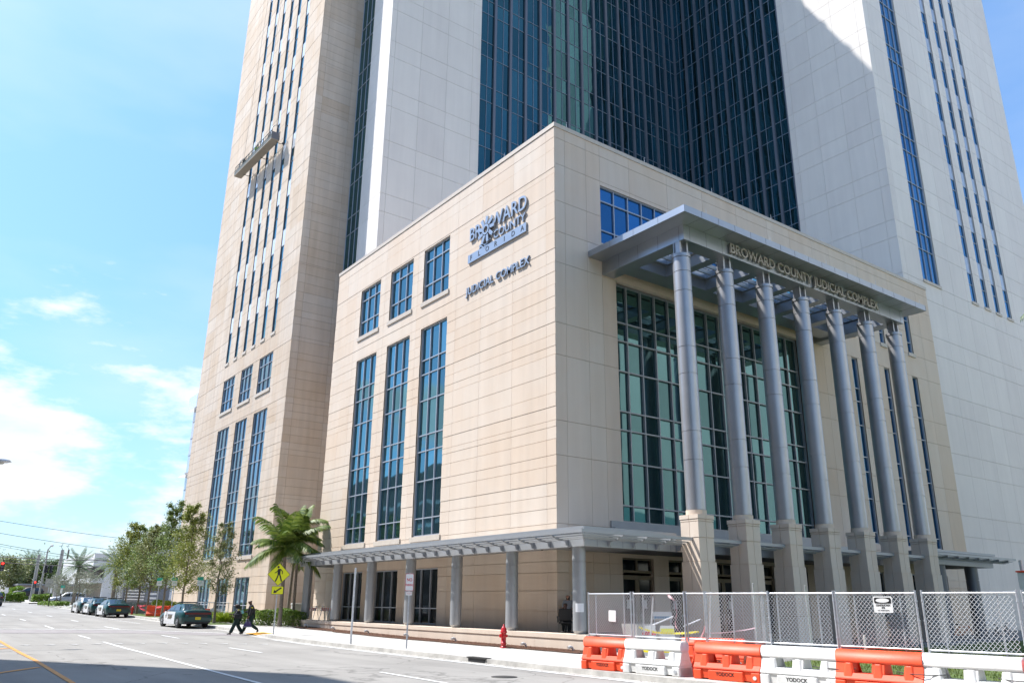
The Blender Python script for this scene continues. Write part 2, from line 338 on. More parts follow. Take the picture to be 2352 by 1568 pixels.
    def build(s, name, m=None, parent=None, merge=False, smooth=None):
        me = bpy.data.meshes.new(name); me.from_pydata(s.v, [], s.f)
        ms = s.mats if s.mats else []
        if m is not None and not ms: ms = [m]
        for x in ms: me.materials.append(M[x] if isinstance(x, str) else x)
        if s.mats: me.polygons.foreach_set('material_index', s.m)
        me.polygons.foreach_set('use_smooth', s.smooth if smooth is None else [smooth]*len(s.f))
        at = me.attributes.new('tone', 'FLOAT', 'FACE'); at.data.foreach_set('value', s.t)
        me.update()
        o = bpy.data.objects.new(name, me); COL.objects.link(o)
        if merge:
            bm = bmesh.new(); bm.from_mesh(me); bmesh.ops.remove_doubles(bm, verts=bm.verts, dist=1e-4); bmesh.ops.recalc_face_normals(bm, faces=bm.faces); bm.to_mesh(me); bm.free()
        if parent: o.parent = parent
        return o
def tag(o, label=None, cat=None, group=None, kind=None):
    if label: o['label'] = label
    if cat: o['category'] = cat
    if group: o['group'] = group
    if kind: o['kind'] = kind
    return o
def thing(name, label, cat, loc=(0, 0, 0), rz=0, group=None):
    o = bpy.data.objects.new(name, None); COL.objects.link(o); o.location = loc; o.rotation_euler = (0, 0, rz); o.empty_display_size = .3
    return tag(o, label, cat, group)
def dup(root, loc=None, rz=None, label=None, group=None, scale=None):
    def cp(o, par):
        c = o.copy(); COL.objects.link(c)
        if par: c.parent = par
        for ch in [x for x in o.children]: cp(ch, c)
        return c
    r = cp(root, None)
    if loc is not None: r.location = loc
    if rz is not None: r.rotation_euler = (0, 0, rz)
    if scale: r.scale = scale if isinstance(scale, tuple) else (scale,)*3
    if label: r['label'] = label
    if group: r['group'] = group
    return r
def bevel(o, w=.01, seg=2, ang=35):
    b = o.modifiers.new('bevel', 'BEVEL'); b.width = w; b.segments = seg; b.limit_method = 'ANGLE'; b.angle_limit = R(ang); return o
def text(s, size, name, material, parent, F, u, w, z, depth=.0, align='CENTER', sx=1., res=3, rotz=0, bold=0, weld=False):
    """lettering standing on the plane of frame F, centred at u,z"""
    cu = bpy.data.curves.new(name, 'FONT'); cu.body = s; cu.size = size; cu.extrude = depth/2; cu.align_x = align; cu.align_y = 'CENTER'; cu.resolution_u = res; cu.offset = bold
    t = bpy.data.objects.new(name, cu); COL.objects.link(t)
    me = bpy.data.meshes.new_from_object(t.evaluated_get(bpy.context.evaluated_depsgraph_get())); bpy.data.objects.remove(t); bpy.data.curves.remove(cu)
    me.name = name; me.materials.clear(); me.materials.append(M[material])
    ru = F.N.cross(Vector((0, 0, 1)))      # text runs to the viewer's right
    ru = -ru
    for v in me.vertices:
        x, y, q = v.co
        v.co = F.p(u, w, z) + ru*(x*sx*math.cos(rotz) - y*math.sin(rotz)) + Vector((0, 0, 1))*(x*sx*math.sin(rotz) + y*math.cos(rotz)) + F.N*(q+depth/2)
    o = bpy.data.objects.new(name, me); COL.objects.link(o)
    if parent: o.parent = parent
    return o

def facade(name, parent, m, F, u0, u1, z0, z1, uj, zj, holes=(), off=None, gap=.014, dep=.05, rev=.28, tones=None, seed=1):
    """jointed stone cladding as real slabs with gaps, openings left out and lined"""
    rr = random.Random(seed); mb = MB()
    uj = sorted(u for u in uj if u0 < u < u1); zj = sorted(z for z in zj if z0 < z < z1)
    us = sorted(set([u0, u1]+uj+[h[k] for h in holes for k in (0, 1) if u0 < h[k] < u1]))
    zs = sorted(set([z0, z1]+zj+[h[k] for h in holes for k in (2, 3) if z0 < h[k] < z1]))
    tone = {}
    for i, (a, b) in enumerate(zip(us, us[1:])):
        for j, (c, d) in enumerate(zip(zs, zs[1:])):
            uc, zc = (a+b)/2, (c+d)/2
            if any(h[0] < uc < h[1] and h[2] < zc < h[3] for h in holes): continue
            ju = sum(1 for q in uj if q <= uc); jz = sum(1 for q in zj if q <= zc)
            if (ju, jz//3) not in tone: tone[(ju, jz//3)] = rr.random()*.8
            t = min(1, max(0, tone[(ju, jz//3)] + rr.uniform(-.12, .12) + (tones(uc, zc) if tones else 0)))
            pr = off(jz) if off else 0
            ga = gap/2
            mb.fbox(F, a+(ga if a in uj else 0), b-(ga if b in uj else 0), -dep, pr, c+(ga*1.5 if c in zj else 0), d-(ga*1.5 if d in zj else 0), t)
            mb.fquad(F, a, b, -dep-.004, c, d, 1)
    for h in holes:
        a, b, c, d = h
        if rev:
            for (p, q) in (((a, c), (a, d)), ((b, d), (b, c)), ((a, d), (b, d)), ((b, c), (a, c))):
                P = [F.p(p[0], -.002, p[1]), F.p(q[0], -.002, q[1]), F.p(q[0], -rev, q[1]), F.p(p[0], -rev, p[1])]
                mb.face(P, .5)
    return mb.build(name, m, parent)
def window(parent, F, u0, u1, z0, z1, ms, rs, gm, fm='alu', rec=.2, fw=.058, fd=.1, name='window', outer=True, panels=None, seed=0):
    """one opening: frame of mullions and rails, with its glazing as a sub-part"""
    mb = MB(); w = -rec
    if outer:
        mb.fbox(F, u0, u0+fw, w-.02, w+fd, z0, z1); mb.fbox(F, u1-fw, u1, w-.02, w+fd, z0, z1)
        mb.fbox(F, u0+fw, u1-fw, w-.02, w+fd, z0, z0+fw*1.3); mb.fbox(F, u0+fw, u1-fw, w-.02, w+fd, z1-fw, z1)
    for u in ms: mb.fbox(F, u-fw/2, u+fw/2, w-.02, w+fd-.003, z0+fw, z1-fw)
    for z in rs: mb.fbox(F, u0+fw*.5, u1-fw*.5, w-.02, w+fd-.010, z-fw/2, z+fw/2)
    fr = mb.build(name, fm, parent)
    g = MB(); rr = random.Random(int(u0*100+z0*10)+seed)
    eu = [u0]+list(ms)+[u1]; ez = [z0]+list(rs)+[z1]
    for a, b in zip(eu, eu[1:]):
        for c, d in zip(ez, ez[1:]):
            g.pane(F, a, b, w, c, d, rr)
    g.build('pane', gm, fr)
    if panels:
        for p in panels:
            g = MB(); g.fbox(F, u0+fw, u1-fw, w+.01, w+.05, p[0]+.04, p[1]-.04, rr.random()); g.build('spandrel_panel', 'spandrel_b' if gm == 'g_blue' else 'spandrel', fr)  # shaded tower side gets the copy with shade blue in its colour
    return fr

FL = Fr((0, 0, 0), (0, 1, 0), (-1, 0, 0))      # street front (faces the sun)
FR = Fr((0, 0, 0), (1, 0, 0), (0, -1, 0))      # entrance front

# ================================================================ SETTING
def strip(name, m, xs_of_y, ys, off, kind='structure', top=None, parent=None, side=None):
    """sheet between x0(y) and x1(y) that follows the rising street"""
    mb = MB()
    for a, b in zip(ys, ys[1:]):
        xa0, xa1 = xs_of_y(a); xb0, xb1 = xs_of_y(b)
        mb.face([(xa0, a, gz(a)+off), (xa1, a, gz(a)+off), (xb1, b, gz(b)+off), (xb0, b, gz(b)+off)])
        if side: mb.face([(xa0, a, gz(a)-.05), (xa0, a, gz(a)+off), (xb0, b, gz(b)+off), (xb0, b, gz(b)-.05)])
    o = mb.build(name, m, parent)
    return tag(o, kind=kind) if kind else o
def frange(a, b, s):
    n = max(1, int(round((b-a)/s))); return [a+(b-a)*i/n for i in range(n+1)]
Y = [-900, -300, -120, -60] + frange(-40, 130, 5) + [150, 200, 300, 500, 900, 1600]
strip('ground', 'soil', lambda y: (-1500, 1500), Y, -.03)
strip('road', 'road', lambda y: (-31.5, -3), frange(-120, 330, 5), 0)
strip('side_street', 'road', lambda y: (-3.0, 140), frange(99, 110, 5.5), .004)
def kx(y):
    if y < -8: return -8.05
    if y < 14: return -8.0
    if y < 21: return -8.0+(y-14)/7*.72
    if y < 86: return -7.28
    if y < 97: return -7.28+((y-86)/11)**2*3.5
    return -3.8
def kh(y):      # dropped kerb at the crossing
    d = abs(y-17.3)
    return .15 if d > 2.2 else .03 if d < 1.2 else .03+(d-1.2)*.12
ky = sorted(set([-120]+frange(-60, 98, 1.5)+[14.6, 15.6, 16.5, 18.1, 19, 20]))
mb = MB()
for a, b in zip(ky, ky[1:]):
    for (w0, w1, za, zb) in ((-.45, -.02, .006, .010), (-.02, .0, .01, None), (0., .16, None, None)):
        h0, h1 = kh(a), kh(b)
        z0a = za if za is not None else h0; z1a = zb if zb is not None else h0; z0b = za if za is not None else h1; z1b = zb if zb is not None else h1
        mb.face([(kx(a)+w0, a, gz(a)+z0a), (kx(a)+w1, a, gz(a)+z1a), (kx(b)+w1, b, gz(b)+z1b), (kx(b)+w0, b, gz(b)+z0b)])
tag(mb.build('kerb', 'kerb'), kind='structure')
mb = MB()
for a, b in zip(ky, ky[1:]):
    mb.face([(kx(a)+.165, a, gz(a)+kh(a)), (kx(a)+1.6, a, gz(a)+.15), (kx(b)+1.6, b, gz(b)+.15), (kx(b)+.165, b, gz(b)+kh(b))])
    mb.face([(kx(a)+1.6, a, gz(a)+.15), (-.2, a, gz(a)+.15), (-.2, b, gz(b)+.15), (kx(b)+1.6, b, gz(b)+.15)])
tag(mb.build('sidewalk', 'walk'), kind='structure')
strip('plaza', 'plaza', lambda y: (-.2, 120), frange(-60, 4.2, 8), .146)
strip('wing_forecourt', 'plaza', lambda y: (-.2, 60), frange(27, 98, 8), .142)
strip('far_sidewalk', 'walk', lambda y: (-4.0, 60), frange(110.5, 116, 2), .15, side=True)
strip('far_verge', 'walk', lambda y: (-7.4, -3.9), frange(112, 300, 12), .14, side=True)
strip('west_sidewalk', 'walk', lambda y: (-60, -31.5), frange(-90, 200, 10), .12)
# lawn behind the barriers
mb = MB()
mb.face([(-4.6, -60, .17), (70, -60, .17), (70, -6.8, .17), (30, -7.0, .17), (12, -9.0, .17), (3, -11, .17), (-2, -12.5, .17), (-4.6, -13.5, .17)])
tag(mb.build('lawn', 'grass'), kind='structure')
mb = MB(); rr = random.Random(3)
for i in range(26000):
    x = rr.uniform(-4.5, 14) if i % 3 else rr.uniform(-4.5, 40); y = rr.uniform(-24, -7.2)
    if y > -13.5+.35*(x+4.6) and y > -13.2+.27*(x+4): continue
    h = rr.uniform(.04, .10); a = rr.uniform(0, 6.28); w = .014+.0006*abs(x)
    dx, dy = math.cos(a)*w, math.sin(a)*w
    mb.face([(x-dx, y-dy, .165), (x+dx, y+dy, .165), (x+rr.uniform(-.04, .04), y+rr.uniform(-.04, .04), .17+h)], rr.random())
tag(mb.build('grass', 'grassb'), 'patchy green grass growing on the lawn behind the barriers', 'grass', kind='stuff')
mb = MB()
for (x0, x1, y0, y1) in ((-6.9, -5.1, 27.6, 33.8), (-6.9, -5.1, 36.2, 41.5), (-6.9, -5.1, 43.4, 55), (-6.9, -4.9, 57, 84)):
    for a, b in zip(frange(y0, y1, 3), frange(y0, y1, 3)[1:]): mb.face([(x0, a, gz(a)+.16), (x1, a, gz(a)+.16), (x1, b, gz(b)+.16), (x0, b, gz(b)+.16)])
tag(mb.build('verge_grass', 'grass'), kind='structure')

def rquad(mb, x0, y0, x1, y1, w, off=.012):
    d = Vector((x1-x0, y1-y0)); n = Vector((-d.y, d.x)).normalized()*w/2; k = max(1, int(d.length/4))
    for i in range(k):
        a = Vector((x0, y0))+d*i/k; b = Vector((x0, y0))+d*(i+1)/k
        mb.face([(p.x, p.y, gz(p.y)+off) for p in (a-n, b-n, b+n, a+n)][::-1])
def marking(name, m, segs, off=.012):
    mb = MB()
    for s in segs: rquad(mb, *s, off=off)
    return tag(mb.build(name, m), kind='structure')
marking('lane_line', 'paint_w', [(-16.15, 12.7, -16.35, 3, .13), (-16.35, 3, -16.6, -3.6, .13), (-16.6, -3.6, -16.95, -14, .13), (-16.95, -14, -17.6, -30, .13)])
marking('lane_dashes', 'paint_w', [(-12.45, 6.6, -12.4, 2.9, .12), (-12.7, -7.4, -12.85, -11.2, .12), (-12.35, 17.8, -12.3, 14.7, .12), (-16.15, 18.8, -16.15, 15.8, .12),
    (-16.0, 31.4, -16.1, 27.3, .13), (-12.9, 29.6, -12.8, 25.6, .13), (-12.9, 41.6, -12.9, 38.6, .13), (-15.95, 44.3, -15.95, 41, .13), (-12.9, 53.8, -12.9, 50.6, .13), (-15.95, 57, -15.95, 54, .13), (-12.9, 66, -12.9, 63, .13), (-15.95, 70, -15.95, 67, .13), (-12.9, 79, -12.9, 76, .13), (-15.95, 83, -15.95, 80, .13), (-12.9, 92, -12.9, 89, .13)])
marking('edge_line', 'paint_w', [(-8.55, -60, -8.5, 12, .10), (-9.75, 34, -9.9, 62, .08)])
marking('centre_line', 'paint_y', [(-20.0, 60, -20.0, 15, .13), (-20.0, 15, -20.2, 2, .14), (-20.2, 2, -20.6, -9, .14), (-20.6, -9, -21.2, -26, .14)])
marking('hatch_bars', 'paint_y', [(-20.2, 9.4, -21.8, 7.6, .2), (-20.5, -1.1, -22.6, -4.2, .2), (-20.1, 18.5, -22.0, 16.2, .2)])
marking('crossing_lines', 'paint_w', [(-30, 29.5, -18.8, 27.1, .32), (-18.8, 27.1, -13.0, 25.2, .30), (-13.0, 25.2, -8.5, 19.4, .22)])
mb = MB()
pa = [(-30, 28.7), (-18.9, 26.2), (-13.2, 24.4), (-9.1, 20.0), (-8.3, 18.9)]; pb = [(-30, 23.6), (-19.3, 22.2), (-13.9, 21.0), (-9.1, 16.7), (-8.3, 15.8)]
for i in range(4):
    mb.face([(x, y, gz(y)+.008) for x, y in (pb[i], pb[i+1], pa[i+1], pa[i])])
tag(mb.build('paver_crossing', 'brick'), kind='structure')
mb = MB()
for x, y in ((-20.3, 11.3), (-19.4, 11.3), (-18.5, 11.1), (-17.6, 11.1), (-16.7, 11.2), (-15.8, 11.2), (-14.9, 11.1), (-14.0, 10.9), (-13.2, 10.5), (-12.5, 10.0), (-11.7, 9.6), (-11.0, 9.1), (-10.2, 8.6)):
    mb.face([(x-.22, y+.25, gz(y)+.012), (x+.02, y-.45, gz(y)+.012), (x+.26, y+.25, gz(y)+.012)])
tag(mb.build('yield_teeth', 'paint_worn'), kind='structure')
mb = MB(); mb.face([(-7.85, 16.4, gz(16.4)+.045), (-6.9, 16.2, gz(16.2)+.115), (-6.9, 17.8, gz(17.8)+.115), (-7.85, 18.0, gz(18)+.045)])
tag(mb.build('tactile_strip', 'tactile'), kind='structure')
# repairs, scuffs and grit on the street
M['patch_d'] = mat('dark_asphalt_patch', (.215, .21, .20), .95, var=.15, ns=4, bump=.4)
mb = MB(); rr = random.Random(77)
for (x, y, w, l) in ((-14.2, 22.8, 1.6, .5), (-18.6, 33, 3.2, .35), (-11.8, 47, 2.6, .3), (-15.6, 52, 3.0, .3), (-10.4, 14.2, .5, .35), (-9.6, 3.6, .7, .3), (-19.0, -1.0, .9, .5), (-17.2, 72, 4, .4)):
    P = [(x+w*(.5+.09*rr.uniform(-1, 1))*math.cos(k*.524), y+l*(.5+.16*rr.uniform(-1, 1))*math.sin(k*.524)) for k in range(12)]
    mb.face([(a, b, gz(b)+.006) for a, b in P])
tag(mb.build('road_repairs', 'patch_d'), kind='structure')
mb = MB()
for i in range(900):
    y = rr.uniform(-16, 30); x = kx(y)-abs(rr.gauss(.12, .22))-.02; r_ = rr.uniform(.008, .03); z = gz(y)+.013; a = rr.uniform(0, 6.28)
    mb.face([(x+r_*math.cos(a+k*2.1)*(1+.4*rr.random()), y+r_*math.sin(a+k*2.1), z+.004*(k % 2)) for k in range(3)], rr.random())
tag(mb.build('grit', 'mulch'), 'dark grit and leaf litter gathered along the kerb', 'grit', kind='stuff')
# drain and cover
t = thing('storm_drain', 'dark storm drain slot cut in the kerb near the orange barriers', 'storm drain', (-8.0, -5.4, 0))
mb = MB(); mb.box(-.03, .12, -.5, .5, .012, .125); mb.build('opening', 'black', t)
mb = MB(); mb.box(-.06, .2, -.56, .56, .135, .175); mb.build('lid', 'iron', t)
mb = MB(); mb.lathe((-10.5, -10.4, 0), [(.36, .002), (.36, .014), (.30, .016)], 28); mb.lathe((-10.5, -10.4, 0), [(.28, .016), (.27, .022)], 28)
tag(mb.build('manhole_cover', 'iron'), 'round dark iron cover in the road near the storm drain', 'manhole cover')

# ================================================================ COURTHOUSE
TOP = 102.6
court = thing('courthouse_tower', 'tall beige and white courthouse tower with blue glass curtain walls behind the entrance block', 'building', (22, 34, 0))
def P0(o):        # keep world coordinates while parenting
    return o
PZ = [5.5, 6.2, 6.8, 7.4, 8.2, 8.72, 9.5, 10.1, 10.42, 11.1, 11.8, 12.75, 13.75, 14.2, 14.8, 15.45, 16.2, 16.85, 17.5, 18.2, 18.75, 19.5, 20.45, 21.2, 22.2, 22.8, 23.9, 24.25, 25.4, 26.1, 26.72]
LOWZ = [1.6, 2.5, 3.3, 3.8, 4.6]
offs = lambda j: (0, .008, .0, .014, .004, .010)[j % 6]
block = thing('entrance_block', 'beige stone entrance block with grid windows and county sign lettering', 'building', (0, 0, 0))
ROWS = [6.65, 8.85, 10.65, 11.65, 13.85, 15.55, 16.5]
LW = [(10.4, 13.55), (15.0, 18.15), (19.7, 22.8)]
SL = [(27.0, 27.75), (31.25, 31.95), (35.2, 36.0)]
holesL = [(a, b, 20.45, 24.15) for a, b in LW]+[(a, b, 5.6, 18.65) for a, b in LW]+[(a, b, .74, 3.78) for a, b in LW]
facade('street_wall', block, 'stone', FL, 0, 27.1, .5, 26.75, [.72, 3.65, 6.75, 9.45, 14.27, 18.9, 23.6, 25.2], LOWZ+PZ, holesL, offs, seed=2)
holesR = [(3.3, 21, 20.7, 24.25), (4.3, 21, 5.85, 18.75)]+[(a, b, 20.6, 24.0) for a, b in SL]+[(a, b, 5.9, 18.7) for a, b in SL]+[(a, b, 1.1, 4.1) for a, b in SL]
holesR += [(4.15+3.25*k, 6.3+3.25*k, .2, 4.12) for k in range(5)]
facade('entrance_wall', block, 'stone', FR, .052, 39.5, .1, 26.75, [.72, 2.25, 3.3, 5.6, 8.8, 12, 15.3, 18.5, 21.0, 23.6, 25.7, 29.3, 33.4, 37.6], LOWZ+[5.5, 8.72, 10.42, 13.75, 15.45, 18.75, 20.5, 22.3, 24.5, 26.1], holesR, lambda j: 0, seed=5, tones=lambda u, z: .35 if u > 20 else -.05)
mb = MB()    # roof, back and side walls
mb.box(.06, 39.45, .06, 27.05, 26.2, 26.5); mb.face([(39.5, 0, .1), (39.5, 27.1, .1), (39.5, 27.1, 26.75), (39.5, 0, 26.75)]); mb.face([(0, 27.1, .1), (0, 27.1, 26.75), (39.5, 27.1, 26.75), (39.5, 27.1, .1)])
mb.build('side_wall', 'stone', block)
mb = MB(); mb.box(-.05, .35, -.05, 27.15, 26.75, 27.0); mb.box(.35, 39.55, -.05, .35, 26.75, 27.0); mb.box(.35, 39.55, 26.75, 27.15, 26.75, 27.0); mb.box(39.1, 39.55, .35, 26.75, 26.75, 26.99)
mb.build('parapet_cap', 'cap', block)
for k in range(9):
    mb = MB(); x, y = ((.12, 4.8+9*k) if k < 3 else (1.0+6.1*(k-3), .12)); mb.tube([(x, y, 27), (x, y, 27.45)], [.018, .006], 5)
    mb.build('lightning_rod', 'steel', block)
# window openings, street side
for a, b in LW:
    ms = [a+(b-a)/3, a+(b-a)*2/3]
    window(block, FL, a, b, 20.45, 24.15, ms, [21.6, 23.3], 'g_teal')
    window(block, FL, a, b, 5.6, 18.65, ms, ROWS, 'g_teal')
    window(block, FL, a, b, .76, 3.78, ms, [1.62], 'g_dark', rec=.25)
    mb = MB()
    for z in (20.45, 5.6): mb = MB(); mb.fbox(FL, a-.12, b+.12, -.1, .09, z-.30, z-.02); mb.build('sill', 'cap', block)
# entrance side
window(block, FR, 3.3, 21, 20.7, 24.25, [3.3+1.106*k for k in range(1, 16)], [21.55, 23.35], 'g_blue', rec=.18)
window(block, FR, 4.3, 21, 5.85, 18.75, [4.3+1.113*k for k in range(1, 15)], [6.7, 8.9, 10.6, 11.6, 13.8, 15.5, 16.55], 'g_green', 'canopy', rec=.5, fw=.07, fd=.14)
for a, b in SL:
    window(block, FR, a, b, 20.6, 24.0, [], [21.5, 23.3], 'g_blue'); window(block, FR, a, b, 5.9, 18.7, [], ROWS, 'g_blue'); window(block, FR, a, b, 1.1, 4.1, [], [1.9], 'g_dark')
mb = MB()
for a, b in SL: mb = MB(); mb.fbox(FR, a-.1, b+.1, -.1, .1, 20.3, 20.58); mb.build('sill', 'cap', block)
mb = MB(); mb.fbox(FR, 3.4, 21.3, .004, .10, 5.5, 5.83); mb.fbox(FR, 3.4, 23.7, .004, .35, 5.1, 5.5); mb.build('spandrel_band', 'canopy', block)
for k in range(5):          # entrance doors with transoms
    a = 4.15+3.25*k; b = a+2.15
    fr = window(block, FR, a, b, 3.42, 4.12, [(a+b)/2], [], 'g_dark', 'bronze', rec=.2, fw=.09, name='transom')
    for s in (0, 1):
        c = a+s*(b-a)/2; d = c+(b-a)/2; mb = MB()
        mb.fbox(FR, c+.01, c+.13, -.2, -.12, .2, 3.3); mb.fbox(FR, d-.13, d-.01, -.2, -.12, .2, 3.3); mb.fbox(FR, c+.13, d-.13, -.2, -.122, 3.1, 3.3); mb.fbox(FR, c+.13, d-.13, -.2, -.122, .2, .5)
        dr = mb.build('door', 'bronze', block)
        mb = MB(); mb.fquad(FR, c+.13, d-.13, -.17, .5, 3.1); mb.build('door_glass', 'g_dark', dr)
        hx = d-.18 if s == 0 else c+.18
        mb = MB(); mb.tube([FR.p(hx, -.05, 1.0), FR.p(hx, -.05, 1.5)], .015, 6); mb.build('handle', 'steel', dr)
        if k < 3:
            mb = MB(); mb.fquad(FR, c+.32, c+.62, -.115, 1.75, 2.15); mb.build('notice', 'paper', dr)
# county sign lettering and emblem on the street wall
LETW = .015
text('BR', 1.2, 'sign_letters', 'metal', block, FL, 7.4, LETW, 23.1, .10, sx=.88, bold=.008)
text('WARD', 1.26, 'sign_letters', 'metal', block, FL, 4.0, LETW, 23.12, .10, sx=.90, bold=.008)
text('COUNTY', .72, 'sign_letters', 'metal', block, FL, 3.95, LETW, 22.22, .09, sx=1.0, bold=.006)
mb = MB(); mb.fbox(FL, 2.35, 8.1, LETW, LETW+.09, 21.32, 21.86); mb.build('sign_plaque', 'metal', block)
for i, ch in enumerate('FLORIDA'): text(ch, .46, 'plaque_letter', 'black', block, FL, 7.75-i*.845, LETW+.092, 21.59, .01)
text('JUDICIAL COMPLEX', .68, 'sign_letters', 'metal', block, FL, 5.15, LETW, 19.52, .08, sx=1.02, bold=.006)
mb = MB()
F = FL; rr = random.Random(4)
for k in range(9):      # sunburst emblem between BR and WARD
    a = 2*math.pi*k/9+.2; c, s_ = math.cos(a), math.sin(a); u, z = 6.15, 22.85
    P = [(u+c*.38-s_*.11, z+s_*.38+c*.11), (u+c*.38+s_*.11, z+s_*.38-c*.11), (u+c*.86+s_*.02, z+s_*.86-c*.02), (u+c*.8-s_*.2, z+s_*.8+c*.2)]
    mb.extrude(P, F, LETW+.05, LETW+.17)
ring = [(6.15+math.cos(2*math.pi*k/20)*.34, 22.85+math.sin(2*math.pi*k/20)*.34) for k in range(20)]; inn = [(6.15+math.cos(2*math.pi*k/20)*.2, 22.85+math.sin(2*math.pi*k/20)*.2) for k in range(20)]
for k in range(20): mb.extrude([ring[k], ring[(k+1) % 20], inn[(k+1) % 20], inn[k]], F, LETW+.05, LETW+.19)
for dz, l in ((0, .95), (-.22, .7)):
    pts = [(6.9-l*i/6*1.2, 21.98+dz*.6+.12*math.sin(i*1.3)) for i in range(7)]
    for (a, b), (c, d) in zip(pts, pts[1:]): mb.extrude([(a, b), (c, d), (c, d+.1), (a, b+.1)], F, LETW, LETW+.1)
mb.build('emblem', 'metal', block)
text('WEST', .21, 'wall_letters', 'steel', block, FR, 1.05, .01, 2.39, .03, sx=.9)
tag(block)

# ---- entrance portico (part of the block)
mb = MB(); t_ = 19.58
mb.box(2.3, 24.45, -6.8, .0, 19.60, 19.93); o = mb.build('portico_roof_edge', 'metal', block)
# roof slab is open over the skylights: rebuild as ring + bars
bpy.data.objects.remove(o)
mb = MB()
x0, x1, y0, y1 = 2.3, 24.45, -6.8, -.02
mb.box(x0, x1, y0, -4.75, 19.58, 19.93); mb.box(x0, x1, -1.9, y1, 19.58, 19.93); mb.box(x0, 4.35, -4.75, -1.9, 19.58, 19.93); mb.box(22.5, x1, -4.75, -1.9, 19.58, 19.93)
for k in range(1, 7): mb.box(3.55+3.22*k-.42, 3.55+3.22*k+.42, -4.75, -1.9, 19.58, 19.93)
slab = mb.build('portico_roof', 'metal', block)
mb = MB()
for k in range(6):
    a = 3.55+3.22*k+.8 if k == 0 else 3.55+3.22*k+.42; b = 3.55+3.22*(k+1)-.42
    for j in range(4):
        yy = -4.2+j*.62; mb.box(a, b, yy, yy+.09, 19.62, 19.86)
mb.build('skylight_bars', 'canopy', slab)
mb = MB(); n = 18
for k in range(n+1): xx = 2.3+(24.45-2.3)*k/n; mb.box(xx-.008, xx+.008, -6.806, -6.8, 19.585, 19.925); mb.box(xx-.008, xx+.008, -6.8, -5.8, 19.572, 19.58)
for k in range(1, 4): yy = -6.8+6.8*k/4; mb.box(2.294, 2.3, yy-.008, yy+.008, 19.585, 19.925)
mb.build('panel_seams', 'fin', slab)
mb = MB()    # deep box beam round the edge and ribs under the skylights
mb.box(3.3, 23.45, -5.8, -4.95, 18.8, 19.575); mb.box(3.3, 4.15, -4.95, -.02, 18.8, 19.575); mb.box(22.6, 23.45, -4.95, -.02, 18.8, 19.575)
mb.box(4.15, 22.6, -1.7, -.6, 18.95, 19.57)
for k in range(1, 6): mb.box(3.55+3.22*k-.3, 3.55+3.22*k+.3, -4.95, -1.7, 18.95, 19.57)
beam = mb.build('portico_beam', 'metal', block)
mb = MB()
for k in range(17): xx = 3.75+1.21*k; mb.box(xx-.008, xx+.008, -5.806, -5.8, 18.81, 19.56)
for yy in (-5.5, -4.1, -2.7, -1.3): mb.box(3.294, 3.3, yy-.008, yy+.008, 18.81, 19.56)
mb.build('panel_seams', 'fin', beam)
text('BROWARD COUNTY JUDICIAL COMPLEX', .74, 'portico_letters', 'letter', block, Fr((0, -5.8, 0), (1, 0, 0), (0, -1, 0)), 13.5, .05, 19.2, .10, sx=.995, bold=.012)
for k in range(5):
    mb = MB(); mb.tube([(4+5*k, -6.7, 19.93), (4+5*k, -6.7, 20.3)], [.015, .005], 5); mb.build('lightning_rod', 'steel', block)
for k in range(7):
    x = 3.55+3.22*k; y = -5.35
    mb = MB(); zz = [5.9, 8.1, 9.4, 12.1, 13.4, 16.2, 17.2, 17.95]
    for za, zb in zip(zz, zz[1:]): mb.lathe((x, y, 0), [(.43, za+.016), (.43, zb-.016)], 32)
    mb.lathe((x, y, 0), [(.405, 5.9), (.405, 17.96)], 24); mb.lathe((x, y, 0), [(.46, 17.96), (.46, 18.12)], 32)
    c = mb.build('portico_column', 'column', block)
    mb = MB()
    for a in (.22, -.22):
        mb.box(x+a-.02, x+a+.02, y-.2, y+.2, 18.125, 18.80); 
    mb.box(x-.2, x+.2, y-.02, y+.02, 18.126, 18.80)
    for a in (.19, -.19): mb.box(x-.3, x-.19, y+a-.02, y+a+.02, 18.126, 18.80); mb.box(x+.19, x+.3, y+a-.02, y+a+.02, 18.126, 18.80)
    mb.build('column_head', 'column', c)
    mb = MB()
    mb.lathe((x, y, 0), [(.455, 5.68), (.455, 5.895)], 24)
    def sq(h, z0, z1, sp=.0):
        g = .011
        for sx in (-1, 1):
            for sy in (-1, 1):
                xa, xb = sorted((x+sx*g, x+sx*h)); ya, yb = sorted((y+sy*g, y+sy*h)); mb.box(xa, xb, ya, yb, z0, z1, rnd.random()*.6)
    mb.box(x-.46, x+.46, y-.46, y+.46, .1, 5.6, 1)
    sq(.53, 5.5, 5.68); sq(.51, 5.40, 5.48); sq(.50, 4.72, 5.38); sq(.485, 3.72, 4.70); sq(.52, 1.5, 3.70); sq(.52, .1, 1.48)
    mb.build('pier', 'stone', block)

# ---- low canopy round the corner
def canopy(parts, z=0.0):
    pass
can = thing('corner_canopy', 'grey metal louvred canopy wrapping the corner above the round columns', 'canopy', (-2.3, -4.5, 0))
mb = MB()
mb.box(-2.28, 2.95, -4.48, .0, 4.50, 4.85); mb.box(-2.28, -.04, .0, 24.38, 4.50, 4.85)
mb.build('roof', 'canopy', can)
mb = MB(); mb.box(-2.30, -2.02, -4.5, 24.4, 4.15, 4.49); mb.box(-2.02, 3.05, -4.5, -4.22, 4.15, 4.49); mb.box(-2.02, -.04, 24.12, 24.4, 4.15, 4.49)
bm_ = mb.build('edge_beam', 'canopy', can)
mb = MB()
for k in range(25): yy = -3.5+1.15*k; mb.box(-2.306, -2.3, yy-.008, yy+.008, 4.16, 4.48)
for k in range(7): xx = -1.6+.72*k; mb.box(xx-.008, xx+.008, -4.506, -4.5, 4.16, 4.48)
mb.build('panel_seams', 'fin', bm_)
